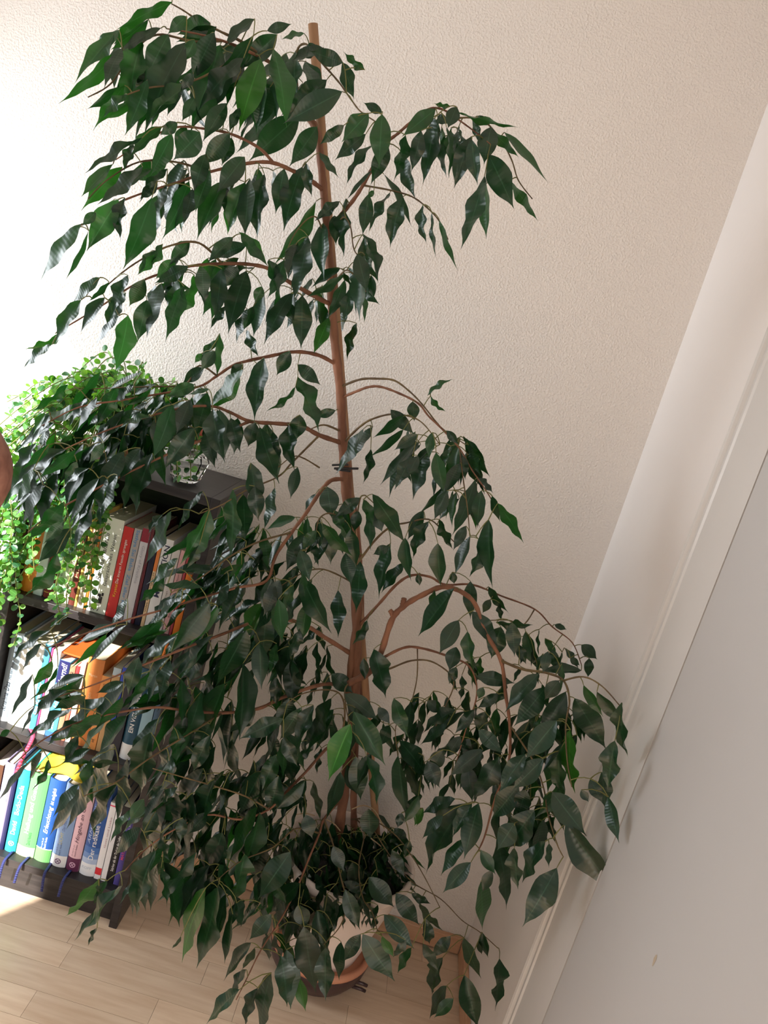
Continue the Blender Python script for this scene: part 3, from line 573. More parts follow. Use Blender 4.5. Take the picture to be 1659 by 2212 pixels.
# ------------------------------------------------------------------ leaves, read off the photograph: base x y, tip x y, width (crop scale), tone
CR = {'A': (50, 0, 2.552), 'B': (600, 0, 2.552), 'C': (50, 450, 2.074), 'D': (550, 750, 2.552), 'E': (600, 1200, 2.074), 'F': (250, 1050, 2.765), 'G': (450, 1600, 2.37), 'H': (0, 1700, 2.765), 'I': (0, 780, 2.765), 'J': (0, 1300, 2.765)}
RAW = {
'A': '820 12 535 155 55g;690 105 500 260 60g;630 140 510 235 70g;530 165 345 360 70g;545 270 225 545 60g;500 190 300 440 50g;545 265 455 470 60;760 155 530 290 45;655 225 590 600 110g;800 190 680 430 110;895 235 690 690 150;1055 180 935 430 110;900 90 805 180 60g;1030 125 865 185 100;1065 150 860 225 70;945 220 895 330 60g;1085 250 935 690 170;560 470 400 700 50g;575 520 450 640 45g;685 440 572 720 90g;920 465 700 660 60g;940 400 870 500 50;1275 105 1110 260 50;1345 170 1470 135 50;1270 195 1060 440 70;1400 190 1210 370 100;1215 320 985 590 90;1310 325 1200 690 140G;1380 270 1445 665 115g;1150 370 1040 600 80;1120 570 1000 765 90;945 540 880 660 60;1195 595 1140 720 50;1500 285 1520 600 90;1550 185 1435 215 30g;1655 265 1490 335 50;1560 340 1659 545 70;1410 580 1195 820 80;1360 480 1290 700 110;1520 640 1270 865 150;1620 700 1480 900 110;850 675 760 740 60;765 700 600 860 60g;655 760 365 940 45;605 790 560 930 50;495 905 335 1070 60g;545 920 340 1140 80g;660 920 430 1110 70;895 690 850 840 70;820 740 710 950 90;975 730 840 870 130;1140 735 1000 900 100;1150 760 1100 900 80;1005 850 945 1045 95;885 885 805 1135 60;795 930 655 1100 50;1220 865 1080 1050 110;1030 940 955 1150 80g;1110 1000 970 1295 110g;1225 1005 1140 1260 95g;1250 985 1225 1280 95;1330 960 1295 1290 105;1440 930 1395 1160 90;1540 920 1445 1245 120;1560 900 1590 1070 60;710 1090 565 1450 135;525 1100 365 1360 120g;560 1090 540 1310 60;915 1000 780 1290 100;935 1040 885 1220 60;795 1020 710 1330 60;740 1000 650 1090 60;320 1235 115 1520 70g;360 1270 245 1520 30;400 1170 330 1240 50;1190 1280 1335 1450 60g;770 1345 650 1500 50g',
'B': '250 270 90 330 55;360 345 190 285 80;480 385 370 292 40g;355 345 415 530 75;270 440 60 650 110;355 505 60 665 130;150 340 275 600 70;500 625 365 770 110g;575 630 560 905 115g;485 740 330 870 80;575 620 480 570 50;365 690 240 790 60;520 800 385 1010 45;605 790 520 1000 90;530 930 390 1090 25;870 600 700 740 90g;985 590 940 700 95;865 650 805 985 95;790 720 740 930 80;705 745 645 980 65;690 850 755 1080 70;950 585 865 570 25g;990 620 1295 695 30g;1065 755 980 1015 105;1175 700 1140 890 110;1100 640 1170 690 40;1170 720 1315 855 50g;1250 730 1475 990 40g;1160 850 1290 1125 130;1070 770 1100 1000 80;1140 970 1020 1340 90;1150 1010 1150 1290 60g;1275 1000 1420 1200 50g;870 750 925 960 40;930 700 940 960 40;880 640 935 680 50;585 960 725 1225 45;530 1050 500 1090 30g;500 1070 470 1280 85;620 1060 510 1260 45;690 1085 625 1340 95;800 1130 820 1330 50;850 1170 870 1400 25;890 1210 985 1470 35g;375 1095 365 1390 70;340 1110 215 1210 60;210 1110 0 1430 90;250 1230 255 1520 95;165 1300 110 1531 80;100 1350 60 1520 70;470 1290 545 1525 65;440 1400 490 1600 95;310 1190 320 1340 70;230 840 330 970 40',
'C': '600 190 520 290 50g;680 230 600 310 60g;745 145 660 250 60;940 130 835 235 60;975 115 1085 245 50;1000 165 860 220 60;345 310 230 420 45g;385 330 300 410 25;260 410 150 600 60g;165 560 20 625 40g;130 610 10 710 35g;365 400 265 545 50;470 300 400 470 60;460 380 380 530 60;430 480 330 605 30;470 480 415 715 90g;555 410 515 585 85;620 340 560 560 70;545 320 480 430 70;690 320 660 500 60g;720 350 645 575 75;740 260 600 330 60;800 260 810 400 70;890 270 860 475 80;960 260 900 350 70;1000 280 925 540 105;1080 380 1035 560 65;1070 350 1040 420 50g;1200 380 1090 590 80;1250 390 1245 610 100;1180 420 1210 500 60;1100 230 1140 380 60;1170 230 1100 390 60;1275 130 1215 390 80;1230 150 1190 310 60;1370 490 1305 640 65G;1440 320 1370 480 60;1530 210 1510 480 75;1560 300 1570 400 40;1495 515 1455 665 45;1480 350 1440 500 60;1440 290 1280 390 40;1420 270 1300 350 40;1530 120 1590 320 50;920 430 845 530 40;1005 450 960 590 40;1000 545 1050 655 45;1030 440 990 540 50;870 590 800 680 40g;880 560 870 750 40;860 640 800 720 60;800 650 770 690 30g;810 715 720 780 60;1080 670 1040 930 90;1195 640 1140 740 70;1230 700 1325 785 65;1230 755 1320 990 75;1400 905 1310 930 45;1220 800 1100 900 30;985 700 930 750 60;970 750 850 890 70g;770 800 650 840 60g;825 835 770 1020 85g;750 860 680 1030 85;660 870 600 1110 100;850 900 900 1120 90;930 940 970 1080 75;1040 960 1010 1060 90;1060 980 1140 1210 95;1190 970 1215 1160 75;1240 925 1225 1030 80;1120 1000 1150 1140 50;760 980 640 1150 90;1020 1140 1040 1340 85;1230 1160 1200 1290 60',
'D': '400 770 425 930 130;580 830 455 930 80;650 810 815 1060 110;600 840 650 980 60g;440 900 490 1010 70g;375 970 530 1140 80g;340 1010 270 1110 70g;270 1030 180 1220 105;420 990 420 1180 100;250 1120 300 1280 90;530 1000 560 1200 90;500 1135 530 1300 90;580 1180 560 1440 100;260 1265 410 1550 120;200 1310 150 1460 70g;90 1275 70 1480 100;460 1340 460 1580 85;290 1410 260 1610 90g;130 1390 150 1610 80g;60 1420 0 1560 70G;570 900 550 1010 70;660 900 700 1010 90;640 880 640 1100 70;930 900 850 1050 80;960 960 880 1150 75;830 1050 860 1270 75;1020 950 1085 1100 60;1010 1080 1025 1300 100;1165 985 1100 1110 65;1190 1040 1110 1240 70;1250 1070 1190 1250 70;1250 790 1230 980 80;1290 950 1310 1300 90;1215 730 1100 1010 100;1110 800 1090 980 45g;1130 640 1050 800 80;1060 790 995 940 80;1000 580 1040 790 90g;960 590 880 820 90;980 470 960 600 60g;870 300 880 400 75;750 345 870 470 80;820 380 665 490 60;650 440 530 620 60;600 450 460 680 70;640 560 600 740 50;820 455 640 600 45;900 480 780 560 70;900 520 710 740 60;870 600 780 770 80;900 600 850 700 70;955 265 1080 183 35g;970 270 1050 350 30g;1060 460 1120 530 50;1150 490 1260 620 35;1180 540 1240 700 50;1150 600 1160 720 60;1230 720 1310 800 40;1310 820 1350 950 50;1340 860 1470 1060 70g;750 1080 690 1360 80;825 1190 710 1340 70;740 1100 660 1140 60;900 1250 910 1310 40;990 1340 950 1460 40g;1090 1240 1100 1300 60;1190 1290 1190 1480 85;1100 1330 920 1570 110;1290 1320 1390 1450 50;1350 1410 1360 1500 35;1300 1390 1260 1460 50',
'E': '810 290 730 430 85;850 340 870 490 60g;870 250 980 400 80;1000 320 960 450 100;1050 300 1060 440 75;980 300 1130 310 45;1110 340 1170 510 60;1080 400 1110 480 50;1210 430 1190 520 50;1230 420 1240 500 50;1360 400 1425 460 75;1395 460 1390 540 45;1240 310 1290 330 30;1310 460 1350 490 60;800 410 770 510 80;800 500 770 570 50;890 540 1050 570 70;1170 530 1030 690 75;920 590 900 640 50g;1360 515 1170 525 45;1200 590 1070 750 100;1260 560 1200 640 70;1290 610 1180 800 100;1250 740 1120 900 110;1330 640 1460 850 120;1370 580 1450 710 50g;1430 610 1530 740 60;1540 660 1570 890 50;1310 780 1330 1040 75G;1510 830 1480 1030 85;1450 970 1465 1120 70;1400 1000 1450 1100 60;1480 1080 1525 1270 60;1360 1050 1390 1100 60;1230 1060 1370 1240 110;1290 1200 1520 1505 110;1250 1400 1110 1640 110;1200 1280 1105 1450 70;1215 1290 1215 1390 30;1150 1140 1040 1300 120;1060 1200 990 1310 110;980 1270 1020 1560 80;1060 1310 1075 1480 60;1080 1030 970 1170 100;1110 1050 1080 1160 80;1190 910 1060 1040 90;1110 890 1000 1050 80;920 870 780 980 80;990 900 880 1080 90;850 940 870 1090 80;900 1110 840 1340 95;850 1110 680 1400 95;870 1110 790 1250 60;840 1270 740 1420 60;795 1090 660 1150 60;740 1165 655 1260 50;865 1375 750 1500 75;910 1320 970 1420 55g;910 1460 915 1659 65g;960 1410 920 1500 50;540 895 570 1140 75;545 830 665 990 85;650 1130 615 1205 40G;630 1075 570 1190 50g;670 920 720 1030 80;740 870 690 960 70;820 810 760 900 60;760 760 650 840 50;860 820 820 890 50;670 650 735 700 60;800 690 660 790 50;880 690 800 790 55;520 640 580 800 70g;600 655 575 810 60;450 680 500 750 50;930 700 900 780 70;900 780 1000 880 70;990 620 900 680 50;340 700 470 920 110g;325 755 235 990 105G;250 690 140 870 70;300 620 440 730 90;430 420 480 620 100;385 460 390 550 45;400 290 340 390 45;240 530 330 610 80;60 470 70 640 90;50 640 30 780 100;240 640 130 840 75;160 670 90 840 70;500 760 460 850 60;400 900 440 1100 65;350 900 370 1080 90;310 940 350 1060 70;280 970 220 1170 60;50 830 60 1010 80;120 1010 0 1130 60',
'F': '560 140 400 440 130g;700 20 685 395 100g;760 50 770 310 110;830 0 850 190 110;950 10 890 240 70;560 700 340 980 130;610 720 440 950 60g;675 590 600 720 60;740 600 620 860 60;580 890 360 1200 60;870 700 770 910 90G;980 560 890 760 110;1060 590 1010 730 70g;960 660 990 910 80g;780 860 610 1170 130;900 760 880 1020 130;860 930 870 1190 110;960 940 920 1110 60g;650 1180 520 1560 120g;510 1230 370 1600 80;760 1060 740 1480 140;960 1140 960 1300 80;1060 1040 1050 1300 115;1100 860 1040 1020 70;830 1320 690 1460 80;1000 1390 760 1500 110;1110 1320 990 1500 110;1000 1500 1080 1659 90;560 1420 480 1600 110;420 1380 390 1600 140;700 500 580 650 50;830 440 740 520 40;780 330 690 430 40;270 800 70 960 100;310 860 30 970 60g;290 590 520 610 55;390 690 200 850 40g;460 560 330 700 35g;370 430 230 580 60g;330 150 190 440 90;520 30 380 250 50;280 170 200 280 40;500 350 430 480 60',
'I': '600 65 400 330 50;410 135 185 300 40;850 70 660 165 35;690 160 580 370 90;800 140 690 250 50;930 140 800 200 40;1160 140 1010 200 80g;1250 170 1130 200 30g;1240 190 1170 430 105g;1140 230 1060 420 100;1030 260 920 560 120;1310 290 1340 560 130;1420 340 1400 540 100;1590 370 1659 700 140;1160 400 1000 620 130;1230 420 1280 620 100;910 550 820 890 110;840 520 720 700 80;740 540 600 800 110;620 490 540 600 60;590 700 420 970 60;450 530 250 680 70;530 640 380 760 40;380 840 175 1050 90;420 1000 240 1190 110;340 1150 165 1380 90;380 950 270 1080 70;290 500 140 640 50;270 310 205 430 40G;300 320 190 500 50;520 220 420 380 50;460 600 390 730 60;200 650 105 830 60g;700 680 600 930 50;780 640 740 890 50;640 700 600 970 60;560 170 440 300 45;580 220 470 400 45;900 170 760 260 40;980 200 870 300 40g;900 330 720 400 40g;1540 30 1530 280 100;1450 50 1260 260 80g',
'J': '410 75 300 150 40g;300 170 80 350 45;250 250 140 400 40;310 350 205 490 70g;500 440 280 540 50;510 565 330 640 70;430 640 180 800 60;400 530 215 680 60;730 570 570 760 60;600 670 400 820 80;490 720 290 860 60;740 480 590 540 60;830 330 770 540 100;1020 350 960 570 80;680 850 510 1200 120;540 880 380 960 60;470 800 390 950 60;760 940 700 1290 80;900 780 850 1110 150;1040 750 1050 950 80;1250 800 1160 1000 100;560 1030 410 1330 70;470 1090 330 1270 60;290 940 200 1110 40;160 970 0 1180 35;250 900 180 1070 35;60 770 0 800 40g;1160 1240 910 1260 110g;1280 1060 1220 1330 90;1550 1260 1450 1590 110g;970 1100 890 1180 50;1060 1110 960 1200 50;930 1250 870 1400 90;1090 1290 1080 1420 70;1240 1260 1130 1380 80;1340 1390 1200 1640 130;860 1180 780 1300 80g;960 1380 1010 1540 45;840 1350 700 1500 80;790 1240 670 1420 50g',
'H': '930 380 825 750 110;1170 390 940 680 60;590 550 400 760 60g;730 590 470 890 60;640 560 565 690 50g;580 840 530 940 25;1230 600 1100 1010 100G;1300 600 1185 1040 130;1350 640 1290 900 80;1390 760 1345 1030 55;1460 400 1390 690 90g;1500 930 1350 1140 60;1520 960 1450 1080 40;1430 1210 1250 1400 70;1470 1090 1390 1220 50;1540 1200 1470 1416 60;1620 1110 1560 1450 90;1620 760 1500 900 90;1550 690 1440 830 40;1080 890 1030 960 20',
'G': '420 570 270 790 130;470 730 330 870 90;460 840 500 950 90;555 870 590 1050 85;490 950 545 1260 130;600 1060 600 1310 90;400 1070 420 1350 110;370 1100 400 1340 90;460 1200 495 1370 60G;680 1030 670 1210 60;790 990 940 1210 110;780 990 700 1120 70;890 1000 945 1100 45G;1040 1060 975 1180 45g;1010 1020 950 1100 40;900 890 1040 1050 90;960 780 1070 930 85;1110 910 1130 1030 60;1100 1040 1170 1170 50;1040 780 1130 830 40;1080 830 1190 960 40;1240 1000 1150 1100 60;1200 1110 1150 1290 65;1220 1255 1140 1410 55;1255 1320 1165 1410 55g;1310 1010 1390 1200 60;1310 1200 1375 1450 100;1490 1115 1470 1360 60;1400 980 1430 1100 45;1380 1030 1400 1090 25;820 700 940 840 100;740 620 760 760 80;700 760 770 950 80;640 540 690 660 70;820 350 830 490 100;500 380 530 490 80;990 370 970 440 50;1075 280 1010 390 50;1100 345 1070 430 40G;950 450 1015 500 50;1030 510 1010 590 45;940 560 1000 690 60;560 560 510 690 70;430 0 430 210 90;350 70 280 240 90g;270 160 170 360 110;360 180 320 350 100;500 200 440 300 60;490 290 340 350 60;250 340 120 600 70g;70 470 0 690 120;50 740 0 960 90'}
leaves = []                                          # base px, tip px, width px, tone, depth offset
rnd = random.Random(11)
for k, s in RAW.items():
    ox, oy, sc_ = CR[k]
    for it in s.split(';'):
        a = it.split(); tone = 'd'
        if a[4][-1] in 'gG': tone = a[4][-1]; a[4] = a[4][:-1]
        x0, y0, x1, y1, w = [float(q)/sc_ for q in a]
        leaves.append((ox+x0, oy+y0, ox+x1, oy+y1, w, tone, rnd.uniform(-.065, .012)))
# smaller leaves further inside the crown: area centre, half sizes, count, hanging direction, length
FILL = [(230,930,150,70,34,(-.6,.8),95),(150,1010,110,70,22,(-.6,.8),95),(330,890,120,60,24,(-.5,.85),95),(430,850,90,50,14,(-.5,.85),90),(520,1170,90,90,26,(-.55,.83),80),(620,1200,80,100,24,(-.3,.95),80),(470,1260,120,60,26,(-.7,.7),85),
 (320,1340,150,50,30,(-.75,.65),85),(540,1370,110,70,26,(-.5,.85),90),(640,1420,80,90,24,(-.2,.98),85),(420,1450,120,70,26,(-.6,.8),95),(260,1500,120,60,22,(-.7,.7),90),(120,1500,100,60,14,(-.7,.7),80),(330,1600,150,60,28,(-.6,.8),100),(520,1600,120,90,34,(-.4,.9),95),
 (200,1680,120,60,16,(-.6,.8),90),(460,1740,130,70,34,(-.4,.9),95),(600,1760,80,90,26,(-.2,.98),85),(390,1850,110,60,20,(-.4,.9),95),(540,1880,90,80,24,(-.2,.98),90),(680,1900,110,110,40,(.0,1),70),(800,1880,90,90,30,(.3,.95),60),(640,2000,80,60,14,(0,1),70),
 (950,1600,90,110,40,(-.2,.97),70),(1080,1620,90,100,36,(-.2,.97),80),(1200,1560,80,90,26,(.0,1),85),(1150,1720,90,80,20,(-.2,.97),90),(1000,1480,100,70,20,(-.1,1),65),(1150,1400,90,50,14,(.1,1),55),(1000,1010,60,70,18,(-.1,1),75),(930,960,60,60,12,(-.4,.9),75),
 (640,1620,90,80,24,(-.2,.98),85),(700,1130,70,70,14,(0,1),75),(770,1560,60,90,14,(0,1),85),(520,160,140,70,22,(-.4,.9),100),(450,380,160,50,26,(-.3,.95),95),(430,590,150,40,20,(-.3,.95),85),(300,140,90,60,12,(-.5,.85),95),(640,640,70,50,12,(-.1,1),75),(760,620,30,60,8,(0,1),75),(960,280,70,40,12,(.0,1),75),(690,1800,90,40,34,(-.1,1),60),(790,1800,70,50,30,(.3,.95),55),(740,1890,80,60,34,(.0,1),70),(650,1930,60,60,20,(-.1,1),80),(850,1850,50,50,18,(.5,.85),50)]
for cx, cy, rx, ry, n, (dx, dy), L in FILL:
    if cx < 350 and cy > 1300: n = n//3
    for _ in range(n):
        a = rnd.uniform(0, 6.283); q = math.sqrt(rnd.random()); x = cx+math.cos(a)*rx*q; y_ = cy+math.sin(a)*ry*q
        k_ = 1.28 if dx < -.35 else 1.0; l = L*k_*rnd.uniform(.6, 1.1); an = rnd.gauss(0, .35); ux, uy = dx*math.cos(an)-dy*math.sin(an), dx*math.sin(an)+dy*math.cos(an)
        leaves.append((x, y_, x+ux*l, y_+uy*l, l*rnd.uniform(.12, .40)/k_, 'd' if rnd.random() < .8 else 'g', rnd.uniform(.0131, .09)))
def leaf_frame(x0, y0, x1, y1, w, dY):
    x1, y1 = x0+(x1-x0)*1.10, y0+(y1-y0)*1.10
    on = nearest_on(npx, x0, y0); Y = min(on[0].y + dY, BW-.06)
    B = at(x0, y0, Y)
    while B.x > RW-.05: Y -= .02; B = at(x0, y0, Y)
    if B.x < BX1+.03 and B.z < 1.2: Y = min(Y, BF-.05); B = at(x0, y0, Y)
    Ly = rnd.uniform(-.35, .25)*math.hypot(x1-x0, y1-y0)/FPX*Y
    T = at(x1, y1, min(Y+Ly, BW-.02))
    if T.x > RW-.03: T = at(x1, y1, Y-.05)
    d = T-B; L = d.length; d.normalize()
    view = (CAM-(B+T)/2).normalized(); nrm = view-d*view.dot(d)
    nrm = nrm.normalized() if nrm.length > 1e-5 else d.orthogonal().normalized()
    proj_len = math.hypot(x1-x0, y1-y0); W = L*.38; wt = .92*w/proj_len*(proj_len/FPX*(B-CAM).length)   # wanted visible width in metres
    if wt > W: W = min(wt, L*.62)
    phi = math.acos(max(.12, min(1, wt/W)))
    if phi > .85: phi = .85+(phi-.85)*.45; W = max(wt/math.cos(phi), L*.10)
    if phi < .12: phi = rnd.uniform(.0, .25)
    side = d.cross(nrm)
    sgn = -1 if (nrm*math.cos(phi)+side*math.sin(phi)).x > (nrm*math.cos(phi)-side*math.sin(phi)).x else 1    # turn to the window
    if rnd.random() < .25: sgn = -sgn
    n2 = nrm*math.cos(phi)+side*math.sin(phi)*sgn; s2 = n2.cross(d)
    H = min(L, W/.38)
    return B, L, W, Matrix(((d.x*L, s2.x*W, n2.x*H, B.x), (d.y*L, s2.y*W, n2.y*H, B.y), (d.z*L, s2.z*W, n2.z*H, B.z), (0, 0, 0, 1)))
placed = []
for lf in leaves:
    B, L, W, Mx = leaf_frame(*lf[:5], lf[6]); placed.append((lf[4]*math.hypot(lf[2]-lf[0], lf[3]-lf[1])*(1 if lf[6] < .013 else .35), B, L, Mx, lf[5], lf))
order = sorted(range(len(placed)), key=lambda i: -placed[i][0]); top = set(order[:300])
inv = Matrix.Translation(-fig.location)
fol = {'V': [], 'F': [], 'UV': [], 'MI': []}
for i, (a, B, L, Mx, tone, lf) in enumerate(placed):
    k = rnd.randrange(len(KINDS))
    if i in top:
        o = bpy.data.objects.new('leaf', LMESH[(k, tone)]); C.objects.link(o); o.parent = fig; o.matrix_parent_inverse = inv; o.matrix_world = Mx; o.matrix_basis = Mx
    else:
        V, F, UV = SHAPES[k]; b = len(fol['V'])
        fol['V'] += [tuple(Mx @ Vector(v)) for v in V]; fol['F'] += [[b+q for q in f_] for f_ in F]; fol['UV'] += UV; fol['MI'] += ['dgG'.index(tone)]*len(F)
me = shape_mesh('foliage', fol['V'], fol['F'], fol['UV'], M_leaf['d']); me.materials.append(M_leaf['g']); me.materials.append(M_leaf['G'])
me.polygons.foreach_set('material_index', fol['MI'])
o = bpy.data.objects.new('foliage', me); C.objects.link(o); part(o, fig); o['kind'] = 'stuff'
# twigs: every leaf base joins the nearest wood, nearest leaves first
tw = MB(); pool = [q[0] for q in npx]
from mathutils import kdtree
def kd_of(pts):
    k = kdtree.KDTree(len(pts))
    for i, p in enumerate(pts): k.insert(p, i)
    k.balance(); return k
kd = kd_of(pool)
items = sorted([(kd.find(p[1])[2], i) for i, p in enumerate(placed)])
for n_, (d0, i) in enumerate(items):
    if n_ % 60 == 0: kd = kd_of(pool)
    B = placed[i][1]; co, j, dd = kd.find(B); A = pool[j]
    if dd < .004: continue
    up = Vector((0, 0, 1)); c = (A+B)/2 + up*dd*.22
    pts = [A*(1-t)**2 + c*2*t*(1-t) + B*t*t for t in (0, .33, .66, 1)]
    r = .0009+.004*min(.3, dd)*.4
    tw.tube(pts, [r*1.15, r, r*.9, r*.75], 5, cap=False); pool += pts[1:3] + [B]
o = tw.build('twigs', M_twig); part(o, fig); o['kind'] = 'stuff'
# pale bare rootlets and dead twigs on the soil
M_dry = mat('dry_twig', srgb(176, 150, 118), .8)
for a in (((636, 1760), (660, 1757), (680, 1762)), ((705, 1770), (722, 1780), (735, 1795)), ((760, 1748), (785, 1740), (810, 1752), (830, 1790)), ((800, 1810), (825, 1830), (838, 1850)), ((660, 1800), (690, 1815), (700, 1840))):
    part(MB().tube(catmull([at(x, y_, 1.60) for x, y_ in a], 4), .0014, 6).build('rootlet', M_dry), fig)

# ------------------------------------------------------------------ trailing plant on the bookcase
tp_c = Vector((-.655, 1.690, 1.093))
tpot = tag(empty('terracotta_pot', tuple(tp_c)), 'small terracotta pot on the bookcase, hidden under trailing leaves', 'flower pot')
MB().lathe([(.045, 0), (.048, .004), (.060, .085), (.066, .088), (.067, .108), (.060, .110), (.056, .100), (.044, .012), (.001, .010)], 32).build('body', M_terra, tpot)
MB().lathe([(.056, .092), (.03, .096), (.001, .098)], 24).build('soil', M_soil, tpot)
trail = tag(empty('trailing_plant', tuple(tp_c+Vector((0, 0, .098)))), 'bright green trailing plant with small round leaves cascading over bookcase', 'plant')
M_tl = [leaf_material('trailing_leaf', srgb(70, 124, 54), srgb(120, 190, 40), .42, .38), leaf_material('trailing_leaf_pale', srgb(104, 160, 78), srgb(150, 210, 60), .42, .4), leaf_material('trailing_leaf_deep', srgb(44, 92, 58), srgb(80, 150, 40), .38, .3)]
def round_leaf(cup):
    V = [(0, 0, 0), (.5, 0, -.10*cup)]; UV = [(.5, 0), (.5, .5)]; n = 9
    for k in range(n):
        a = math.pi*(.0+2*k/n); r = .5*(1+.12*math.cos(a)); V.append((.5-r*math.cos(a), .44*math.sin(a), cup*.16*abs(math.sin(a)))); UV.append((.5+.5*math.sin(a), .5-.5*math.cos(a)))
    F = [[1, 2+k, 2+(k+1) % n] for k in range(n)]
    return V[0:], F, UV
RL = [round_leaf(1), round_leaf(-.8), round_leaf(.3)]
RLM = [[shape_mesh('leaf_blade_round', *r, m) for m in M_tl] for r in RL]
st = MB(); tl = []
r2 = random.Random(5)
def strand(P, step=.0125, size=.0145):
    P = catmull(P, 8); st.tube(P, [.0012]*len(P), 5, cap=False); acc = 0
    for a, b in zip(P, P[1:]):
        acc += (b-a).length
        if acc > step:
            acc = 0; an = r2.uniform(0, 6.28); t = (b-a).normalized(); u = t.orthogonal().normalized(); v = t.cross(u)
            for sgn in (1, -1):
                dirn = (u*math.cos(an)+v*math.sin(an))*sgn + t*.25 + Vector((0, 0, -.15)) + Vector((0, -.15, 0)); dirn.normalize()
                S = size*r2.uniform(.7, 1.25); nn = Vector((r2.uniform(-.6, .3), -1+r2.uniform(-.5, .7), r2.uniform(.0, 1.0))); nn = (nn-dirn*nn.dot(dirn)).normalized(); s_ = nn.cross(dirn)
                base = b + dirn*.003
                tl.append((Matrix(((dirn.x*S, s_.x*S, nn.x*S, base.x), (dirn.y*S, s_.y*S, nn.y*S, base.y), (dirn.z*S, s_.z*S, nn.z*S, base.z), (0, 0, 0, 1))), base, S))
origin = tp_c+Vector((0, 0, .10))
def drop(x, y_, z0, zend, bulge):
    s = origin+Vector((r2.uniform(-.04, .04), r2.uniform(-.04, .03), 0))
    e = Vector((x, y_, z0)); m = (s+e)/2+Vector((0, 0, bulge))
    pts = [s, m, e]; z_ = z0
    while z_ > zend: z_ -= .07; pts.append(Vector((x+r2.uniform(-.012, .012), y_+r2.uniform(-.012, .008), z_)))
    strand(pts)
for k in range(46):
    u = r2.random()**1.2; x = -.865+.28*u; zend = (.64+r2.random()*.28) if u < .45 else (.80+r2.random()*.26)
    drop(x, r2.uniform(1.475, 1.535), r2.uniform(1.03, 1.13), zend, r2.uniform(.05, .12))
for k in range(30):                                   # dome over the pot
    a = r2.uniform(0, 6.28); R_ = r2.uniform(.06, .19); e = origin+Vector((math.cos(a)*R_, math.sin(a)*R_*.55-.04, r2.uniform(-.04, .05)))
    if e.y > 1.80: e.y = 1.80
    strand([origin+Vector((r2.uniform(-.03, .03), r2.uniform(-.03, .03), 0)), (origin+e)/2+Vector((0, 0, r2.uniform(.05, .10))), e, e+Vector((math.cos(a)*.03, -.02, -.06))])
for k in range(8):                                    # towards the right along the top edge
    e = Vector((-.56+r2.uniform(-.06, .03), r2.uniform(1.60, 1.74), 1.112+r2.uniform(0, .04))); strand([origin, (origin+e)/2+Vector((0, 0, .06)), e])
for pts in ([(190, 850), (150, 838), (90, 825), (50, 850), (15, 868)], [(180, 856), (130, 830), (90, 832), (60, 858), (28, 880), (22, 895)], [(220, 842), (190, 820), (160, 815), (120, 826)], [(255, 850), (235, 818), (205, 808), (170, 820)]):
    strand([at(x, y_, 1.62) for x, y_ in pts], .016, .015)
part(st.build('stems', mat('trailing_stem', srgb(120, 130, 66), .6)), trail)
for o in trail.children: o['kind'] = 'stuff'
tl.sort(key=lambda q: -q[2]); itr = Matrix.Translation(-trail.location)
near = sorted(range(len(tl)), key=lambda i: tl[i][1].y-tl[i][2]*4); near = set(near[:300]); V_, F_, U_, MI = [], [], [], []
for i, (Mx, base, S) in enumerate(tl):
    k = r2.randrange(3); c = r2.choices((0, 1, 2), (5, 3, 3))[0]
    if i in near:
        o = bpy.data.objects.new('leaf', RLM[k][c]); C.objects.link(o); o.parent = trail; o.matrix_parent_inverse = itr; o.matrix_basis = Mx
    else:
        V, F, UV = RL[k]; b = len(V_); V_ += [tuple(Mx @ Vector(v)) for v in V]; F_ += [[b+q for q in f_] for f_ in F]; U_ += UV; MI += [c]*len(F)
me = shape_mesh('foliage', V_, F_, U_, M_tl[0]); me.materials.append(M_tl[1]); me.materials.append(M_tl[2]); me.polygons.foreach_set('material_index', MI)
o = bpy.data.objects.new('foliage', me); C.objects.link(o); part(o, trail); o['kind'] = 'stuff'

# ------------------------------------------------------------------ person standing at the window, only an elbow in view
M_skin = mat('skin', srgb(140, 96, 80), .6, .3); mottle(M_skin, srgb(122, 80, 66), srgb(152, 108, 92), 55, 5)
M_shirt = mat('grey_tshirt', srgb(120, 126, 132), .9); M_jeans = mat('blue_jeans', srgb(56, 66, 92), .9); M_hair = mat('brown_hair', srgb(60, 44, 36), .6)
per = tag(empty('person', (-.83, .74, 0)), 'person at the left edge of the picture, only a bare bent elbow showing', 'person')
def skin_fig(name, J, E, m, root, sub=2):
    me = bpy.data.meshes.new(name); ks = list(J); me.from_pydata([J[k][0] for k in ks], [(ks.index(a), ks.index(b)) for a, b in E], [])
    ob = bpy.data.objects.new(name, me); C.objects.link(ob)
    ob.modifiers.new('skin', 'SKIN'); s = ob.modifiers.new('sub', 'SUBSURF'); s.levels = s.render_levels = sub
    sv = me.skin_vertices[0].data
    for i, k in enumerate(ks): r = J[k][1]; sv[i].radius = r if hasattr(r, '__len__') else (r, r); sv[i].use_root = (k == root)
    d = bpy.context.evaluated_depsgraph_get(); me2 = bpy.data.meshes.new_from_object(ob.evaluated_get(d)); bpy.data.objects.remove(ob)
    for p in me2.polygons: p.use_smooth = True
    me2.materials.clear(); me2.materials.append(m); o = bpy.data.objects.new(name, me2); C.objects.link(o); part(o, per); return o
px_, py_ = -.83, .74
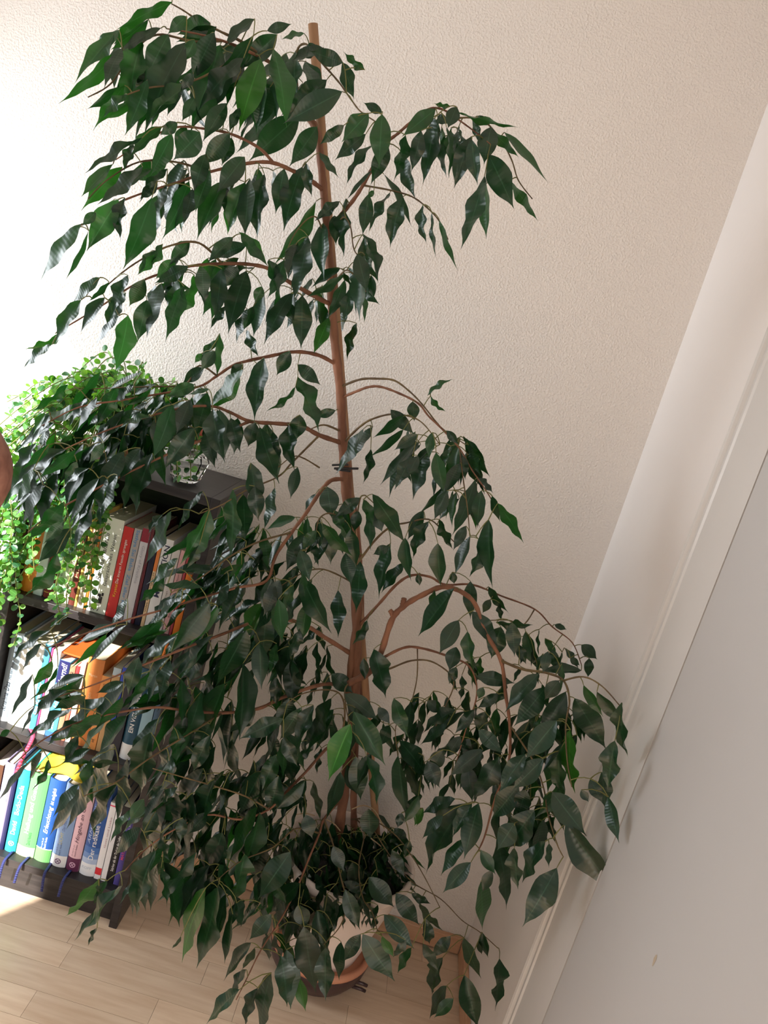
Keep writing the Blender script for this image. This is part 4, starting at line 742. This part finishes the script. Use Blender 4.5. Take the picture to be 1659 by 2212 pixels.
J = {'pel': ((px_, py_, .94), (.15, .11)), 'bel': ((px_, py_, 1.08), (.135, .10)), 'chest': ((px_, py_-.01, 1.27), (.155, .11)), 'neck0': ((px_, py_, 1.42), .065), 'neck': ((px_, py_+.01, 1.49), .052), 'jaw': ((px_, py_+.03, 1.56), (.062, .072)), 'skull': ((px_, py_+.015, 1.65), (.078, .094)), 'crown': ((px_, py_, 1.73), (.05, .06)),
 'sh_r': ((px_+.165, py_, 1.385), .055), 'ua_r': ((-.55, .765, 1.325), .052), 'el_r': ((-.452, .80, 1.243), .052), 'fa_r': ((-.50, .825, 1.175), .048), 'wr_r': ((-.665, .90, 1.12), .027), 'pa_r': ((-.72, .93, 1.11), (.036, .02)),
 'sh_l': ((px_-.165, py_, 1.385), .055), 'el_l': ((px_-.225, py_-.02, 1.10), .042), 'wr_l': ((px_-.22, py_+.08, .87), .027), 'pa_l': ((px_-.215, py_+.105, .80), (.02, .036)),
 'hip_r': ((px_+.085, py_, .86), .088), 'kn_r': ((px_+.09, py_+.01, .49), .060), 'an_r': ((px_+.09, py_-.03, .085), .042), 'to_r': ((px_+.10, py_+.12, .032), (.042, .03)),
 'hip_l': ((px_-.085, py_, .86), .088), 'kn_l': ((px_-.09, py_+.01, .49), .060), 'an_l': ((px_-.09, py_-.03, .085), .042), 'to_l': ((px_-.10, py_+.12, .032), (.042, .03))}
E_ = [('pel', 'bel'), ('bel', 'chest'), ('chest', 'neck0'), ('neck0', 'neck'), ('neck', 'jaw'), ('jaw', 'skull'), ('skull', 'crown')]
for s in 'rl':
    E_ += [('chest', 'sh_'+s), ('el_'+s, 'fa_r') if s == 'r' else ('el_l', 'wr_l'), ('wr_'+s, 'pa_'+s), ('pel', 'hip_'+s), ('hip_'+s, 'kn_'+s), ('kn_'+s, 'an_'+s), ('an_'+s, 'to_'+s)]
E_ += [('sh_r', 'ua_r'), ('ua_r', 'el_r'), ('fa_r', 'wr_r'), ('sh_l', 'el_l')]
for s, pc, fd, sd in (('r', Vector((-.72, .93, 1.11)), Vector((-.8, .4, -.1)), Vector((.1, .1, 1))), ('l', Vector((px_-.215, py_+.105, .80)), Vector((.05, .35, -1)), Vector((0, 1, .2)))):
    fd.normalize(); sd = (sd-fd*sd.dot(fd)).normalized()
    for k, (off, ln) in enumerate(((-.026, .058), (-.009, .074), (.009, .080), (.026, .070))):
        a = pc+sd*off+fd*.03; b = a+fd*ln*.55; c = b+(fd+Vector((-.4, 0, -.1)))*ln*.4
        J['f%d%s' % (k, s)] = (tuple(a), .0095); J['g%d%s' % (k, s)] = (tuple(b), .0085); J['h%d%s' % (k, s)] = (tuple(c), .007); E_ += [('pa_'+s, 'f%d%s' % (k, s)), ('f%d%s' % (k, s), 'g%d%s' % (k, s)), ('g%d%s' % (k, s), 'h%d%s' % (k, s))]
    a = pc+sd*.032-fd*.005; b = a+sd*.025+fd*.025; J['t'+s] = (tuple(a), .011); J['u'+s] = (tuple(b), .009); E_ += [('pa_'+s, 't'+s), ('t'+s, 'u'+s)]
skin_fig('body', J, E_, M_skin, 'pel')
def loft(mb, rings, n=28):
    b = len(mb.v)
    for z_, rx, ry, yo in rings:
        for j in range(n): w_ = 2*math.pi*j/n; mb.v.append(Vector((px_+rx*math.cos(w_), py_+yo+ry*math.sin(w_), z_)))
    for i in range(len(rings)-1):
        for j in range(n): mb.f.append([b+i*n+j, b+i*n+(j+1) % n, b+(i+1)*n+(j+1) % n, b+(i+1)*n+j]); mb.sm.append(True)
    return mb
ts = loft(MB(), [(.84, .188, .150, 0), (.90, .186, .150, 0), (1.0, .176, .145, 0), (1.12, .174, .145, -.004), (1.25, .190, .152, -.006), (1.34, .198, .148, -.004), (1.40, .180, .130, 0), (1.435, .135, .105, 0), (1.46, .085, .085, .004)])
for e1, e2 in (((px_+.150, py_, 1.375), (-.575, .762, 1.330)), ((px_-.150, py_, 1.375), (px_-.205, py_-.008, 1.20))):
    A, B2 = Vector(e1), Vector(e2); ts.tube([A+(B2-A)*k/4 for k in range(5)], [.078, .078, .074, .070, .068], 16, cap=False)
o = ts.build('tshirt', M_shirt); o.modifiers.new('thick', 'SOLIDIFY').thickness = .004; part(o, per)
je = loft(MB(), [(.97, .172, .138, 0), (.90, .180, .144, 0), (.82, .182, .142, 0), (.76, .178, .125, 0)])
for s in (-1, 1):
    je.tube([(px_+s*.085, py_, .84), (px_+s*.088, py_+.004, .66), (px_+s*.09, py_+.01, .49), (px_+s*.09, py_-.01, .30), (px_+s*.09, py_-.028, .075)], [.105, .094, .080, .072, .068], 18, cap=False)
o = je.build('jeans', M_jeans); part(o, per)
hb = MB()                                             # short hair: a cap over skull and nape, open at the face
for i in range(13):
    for j in range(24):
        th, ph = math.pi*.62*i/12, 2*math.pi*j/24; k = 1 - .30*max(0, math.sin(ph))*(i/12)
        x_, yy, zz = math.sin(th*k)*math.cos(ph)*.088, math.sin(th*k)*math.sin(ph)*.104, math.cos(th*k)*.112
        hb.v.append(Vector((px_+x_, py_+.008+yy, 1.655+zz)))
for i in range(12):
    for j in range(24): hb.f.append([i*24+j, i*24+(j+1) % 24, (i+1)*24+(j+1) % 24, (i+1)*24+j]); hb.sm.append(True)
ho = hb.build('hair', M_hair); ho.modifiers.new('thick', 'SOLIDIFY').thickness = .006; part(ho, per)
M_eye = mat('eye', srgb(230, 228, 222), .2)
for s in (-1, 1):
    part(MB().lathe([(.001, -.011), (.008, -.008), (.011, 0), (.008, .008), (.001, .011)], 12, (px_+s*.031, py_+.098, 1.645)).build('eye', M_eye), per)
    part(MB().lathe([(.004, -.026), (.012, -.016), (.013, 0), (.013, .014), (.004, .024)], 10, (px_+s*.083, py_+.015, 1.635)).build('ear', M_skin), per)
part(MB().tube([(px_, py_+.10, 1.655), (px_, py_+.122, 1.618), (px_, py_+.10, 1.612)], [.007, .013, .008], 8).build('nose', M_skin), per)
part(MB().tube([(px_-.022, py_+.092, 1.580), (px_, py_+.104, 1.579), (px_+.022, py_+.092, 1.580)], [.003, .006, .003], 8).build('mouth', mat('lips', srgb(150, 84, 76), .5)), per)
